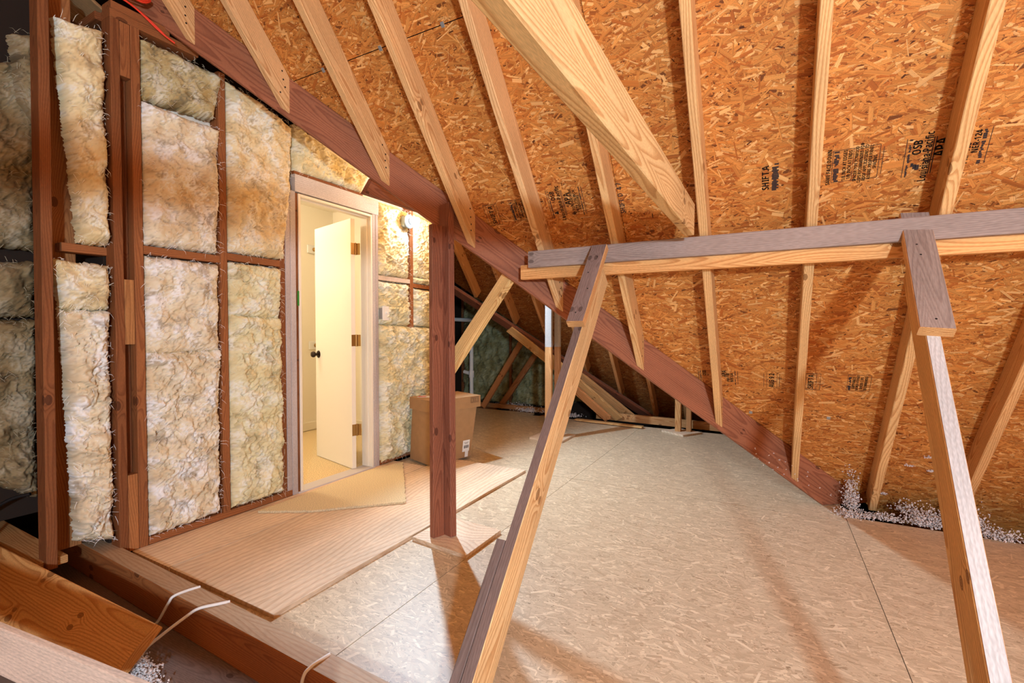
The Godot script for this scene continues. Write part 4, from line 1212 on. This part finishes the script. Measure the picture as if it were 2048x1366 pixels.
	for k in 4:
		tube_into(s8, smooth_path([P(-2.8, 1.14 + k * 0.012, 2.775), P(-2.785, 1.2 + k * 0.012, 2.765), P(-2.8, 1.26 + k * 0.006, 2.78 + k * 0.008), P(-2.84, 1.2 + k * 0.01, 2.8 + k * 0.006), P(-2.8, 1.14, 2.785 + k * 0.006)], 6), 0.0045, 8)
	tag(put("extension_cord", s8.commit(), M.cord), "orange-red extension cord coiled on the wall plate at the top left", "cord")

	# loose white fibre
	fluff_heap("heap of white loose fill around the foot of the knotty rafter on the right", [[P(0.44, 3.47, 0.0), Vector3(0.1, 0.03, 0.06), 260], [P(0.45, 3.56, 0.02), Vector3(0.05, 0.2, 0.06), 260], [P(0.6, 3.5, 0.0), Vector3(0.12, 0.03, 0.05), 160], [P(0.72, 3.62, 0.03), Vector3(0.07, 0.05, 0.03), 70]], 91)
	fluff_heap("white loose fill piled along the floor edge behind the white-faced brace", [[P(0.8, 3.5, 0.0), Vector3(0.12, 0.09, 0.06), 420], [P(0.98, 3.47, 0.0), Vector3(0.09, 0.12, 0.05), 420], [P(1.1, 3.45, 0.0), Vector3(0.1, 0.05, 0.04), 120]], 92)
	var sp := []
	for p in [[0.72, 3.5], [0.79, 3.44], [0.82, 3.52], [0.9, 3.56], [0.95, 3.62], [1.27, 3.42], [1.3, 3.6], [1.45, 3.5], [1.34, 3.5], [0.63, 3.7]]:
		var yy: float = ROOF_C - S * p[1]
		sp.append([P(p[0], p[1] - 0.004, yy - 0.006), Vector3(0.03, 0.012, 0.02), 26, 0.7])
	fluff_heap("tufts of white loose fill stuck to the sheathing low on the right", sp, 93)
	fluff_heap("white fluff around the foot of the middle cable between the planks", [[P(-2.06, 0.84, -0.1), Vector3(0.06, 0.07, 0.04), 330], [P(-1.92, 0.82, -0.1), Vector3(0.1, 0.05, 0.03), 300]], 94)
	fluff_heap("white loose fill scattered between the joists beyond the far floor", [[P(-3.3, 6.1, -0.02), Vector3(0.35, 0.06, 0.15), 260, 1.6], [P(-2.9, 5.85, 0.0), Vector3(0.25, 0.05, 0.1), 200, 1.6], [P(-2.3, 5.75, 0.0), Vector3(0.2, 0.04, 0.08), 120, 1.6]], 95)
	var flecks := []
	for k in 26:
		var t := rng.randf()
		flecks.append([P(-0.1 + t * 0.5, 3.24 + t * 0.37 - 0.03, 0.32 - t * 0.3 + rng.randf_range(0.0, 0.12)), Vector3(0.004, 0.006, 0.004), 2, 0.5])
	fluff_heap("small white flecks clinging to the low end of the valley rafter", flecks, 96)

func hex_mesh(b: Array, t: Array) -> ArrayMesh:
	var st := st_new()
	var mid := Vector3.ZERO
	for k in 4:
		mid += (b[k] + t[k]) / 8.0
	var sides := [[b[0], b[1], t[1], t[0]], [b[1], b[2], t[2], t[1]], [b[2], b[3], t[3], t[2]], [b[3], b[0], t[0], t[3]], [t[0], t[1], t[2], t[3]], [b[0], b[1], b[2], b[3]]]
	for s in sides:
		var n: Vector3 = (s[1] - s[0]).cross(s[3] - s[0]).normalized()
		var cc: Vector3 = (s[0] + s[1] + s[2] + s[3]) / 4.0
		if n.dot(cc - mid) < 0:
			n = -n
		var w: float = s[0].distance_to(s[1])
		var h: float = s[0].distance_to(s[3])
		quad(st, s[0], s[1], s[2], s[3], n, Vector2(0, 0), Vector2(w, 0), Vector2(w, h), Vector2(0, h))
	return st.commit()

# =====================================================================  lamps
func bare_bulb(at: Vector3, axis: Vector3, label: String, col: Color, energy: float, glow: float, wall_gap := 0.09):
	var o := thing("bare_bulb", at, label, "bulb", "bare bulbs in the attic")
	axis = axis.normalized()
	var wall := at - axis * wall_gap
	var s1 := st_new()
	lathe_into(s1, [Vector2(0.0, 0.0), Vector2(0.058, 0.0), Vector2(0.06, 0.008), Vector2(0.054, 0.014), Vector2(0.03, 0.02), Vector2(0.026, 0.034), Vector2(0.018, 0.036), Vector2(0.0, 0.036)], wall, axis, 28)
	put("lamp_holder", s1.commit(), M.zinc, o)
	if absf(axis.x) > 0.9:
		var s3 := st_new()
		box_into(s3, wall - axis * 0.028, Vector3(0.054, 0.09, 0.09), Basis.IDENTITY, Color.WHITE, 0.01)
		put("junction_box", s3.commit(), M.zinc, o)
		var s4 := st_new()
		box_into(s4, wall - axis * 0.045 + Vector3(0, 0, -0.07), Vector3(0.02, 0.03, 0.06))
		put("bracket", s4.commit(), M.zinc, o)
	var s2 := st_new()
	lathe_into(s2, [Vector2(0.013, -0.056), Vector2(0.014, -0.034), Vector2(0.022, -0.018), Vector2(0.029, 0.0), Vector2(0.026, 0.016), Vector2(0.016, 0.026), Vector2(0.0, 0.03)], at, axis, 24)
	var m := std(Color(1, 1, 1), 0.3)
	m.emission_enabled = true
	m.emission = col
	m.emission_energy_multiplier = glow
	put("light_bulb", s2.commit(), m, o)
	var l := OmniLight3D.new()
	l.name = "bulb_light"
	l.light_color = col
	l.light_energy = energy
	l.omni_range = 30.0
	l.omni_attenuation = 2.0
	l.light_size = 0.03
	l.shadow_enabled = true
	o.add_child(l)
	# the cap and holder screen the wall: most of the light leaves forwards
	var sp := SpotLight3D.new()
	sp.name = "bulb_front_light"
	sp.light_color = col
	sp.light_energy = energy * 40.0
	sp.spot_range = 30.0
	sp.spot_attenuation = 2.0
	sp.spot_angle = 84.0
	sp.spot_angle_attenuation = 0.4
	sp.light_size = 0.03
	sp.shadow_enabled = true
	o.add_child(sp)
	sp.basis = Basis.looking_at(axis, Vector3.UP if absf(axis.y) < 0.9 else Vector3.RIGHT)

func work_light(at: Vector3):
	# a bare work lamp on a stand behind the viewer
	var o := thing("work_light", Vector3(at.x, 0.002, at.z), "white work lamp on a thin stand behind the viewer on the right", "lamp")
	var s0 := st_new()
	tube_into(s0, [Vector3(at.x, 0.01, at.z), Vector3(at.x, at.y - 0.12, at.z)], 0.012, 12)
	for k in 3:
		var dir := Vector3(cos(TAU * k / 3), 0, sin(TAU * k / 3))
		tube_into(s0, [Vector3(at.x, 0.25, at.z), Vector3(at.x, 0.01, at.z) + dir * 0.3], 0.009, 10)
	put("stand", s0.commit(), M.black, o)
	var s1 := st_new()
	lathe_into(s1, [Vector2(0.0, -0.13), Vector2(0.03, -0.13), Vector2(0.03, -0.09), Vector2(0.05, -0.075), Vector2(0.09, -0.03), Vector2(0.1, 0.02), Vector2(0.085, 0.065), Vector2(0.045, 0.095), Vector2(0.0, 0.105)], at, Vector3.UP, 28)
	var m := std(Color(1, 1, 1), 0.4)
	m.emission_enabled = true
	m.emission = Color(0.8, 0.91, 1.0)
	m.emission_energy_multiplier = 12.0
	put("lamp_globe", s1.commit(), m, o)
	var l := OmniLight3D.new()
	l.name = "lamp_light"
	l.light_color = Color(0.8, 0.91, 1.0)
	l.light_energy = 13.5
	l.omni_range = 30.0
	l.omni_attenuation = 2.0
	l.light_size = 0.09
	l.shadow_enabled = true
	l.position = at - o.position
	o.add_child(l)

func build_lamps():
	bare_bulb(P(-2.63, 3.15, 2.047), Vector3.RIGHT, "glowing bare bulb in a round white holder on the stud right of the door", Color(0.76, 0.89, 1.0), 0.18, 2.5)
	work_light(P(1.4, -1.6, 1.4))
	# ceiling lamp of the lit room
	var o := thing("ceiling_lamp", P(-3.9, 2.2, 2.44), "round ceiling lamp of the lit room behind the door wall", "lamp")
	var s1 := st_new()
	lathe_into(s1, [Vector2(0.12, 0.0), Vector2(0.12, 0.03), Vector2(0.09, 0.07), Vector2(0.04, 0.09), Vector2(0.0, 0.095)], P(-3.9, 2.2, 2.459), Vector3.DOWN, 24)
	var m := std(Color(1, 1, 1), 0.4)
	m.emission_enabled = true
	m.emission = Color(1.0, 0.92, 0.8)
	m.emission_energy_multiplier = 2.0
	put("lamp_shade", s1.commit(), m, o)
	var l := OmniLight3D.new()
	l.name = "lamp_light"
	l.light_color = Color(1.0, 0.92, 0.8)
	l.light_energy = 0.8
	l.omni_range = 10.0
	l.omni_attenuation = 2.0
	l.light_size = 0.08
	l.shadow_enabled = true
	l.position = Vector3(0, -0.12, 0)
	o.add_child(l)
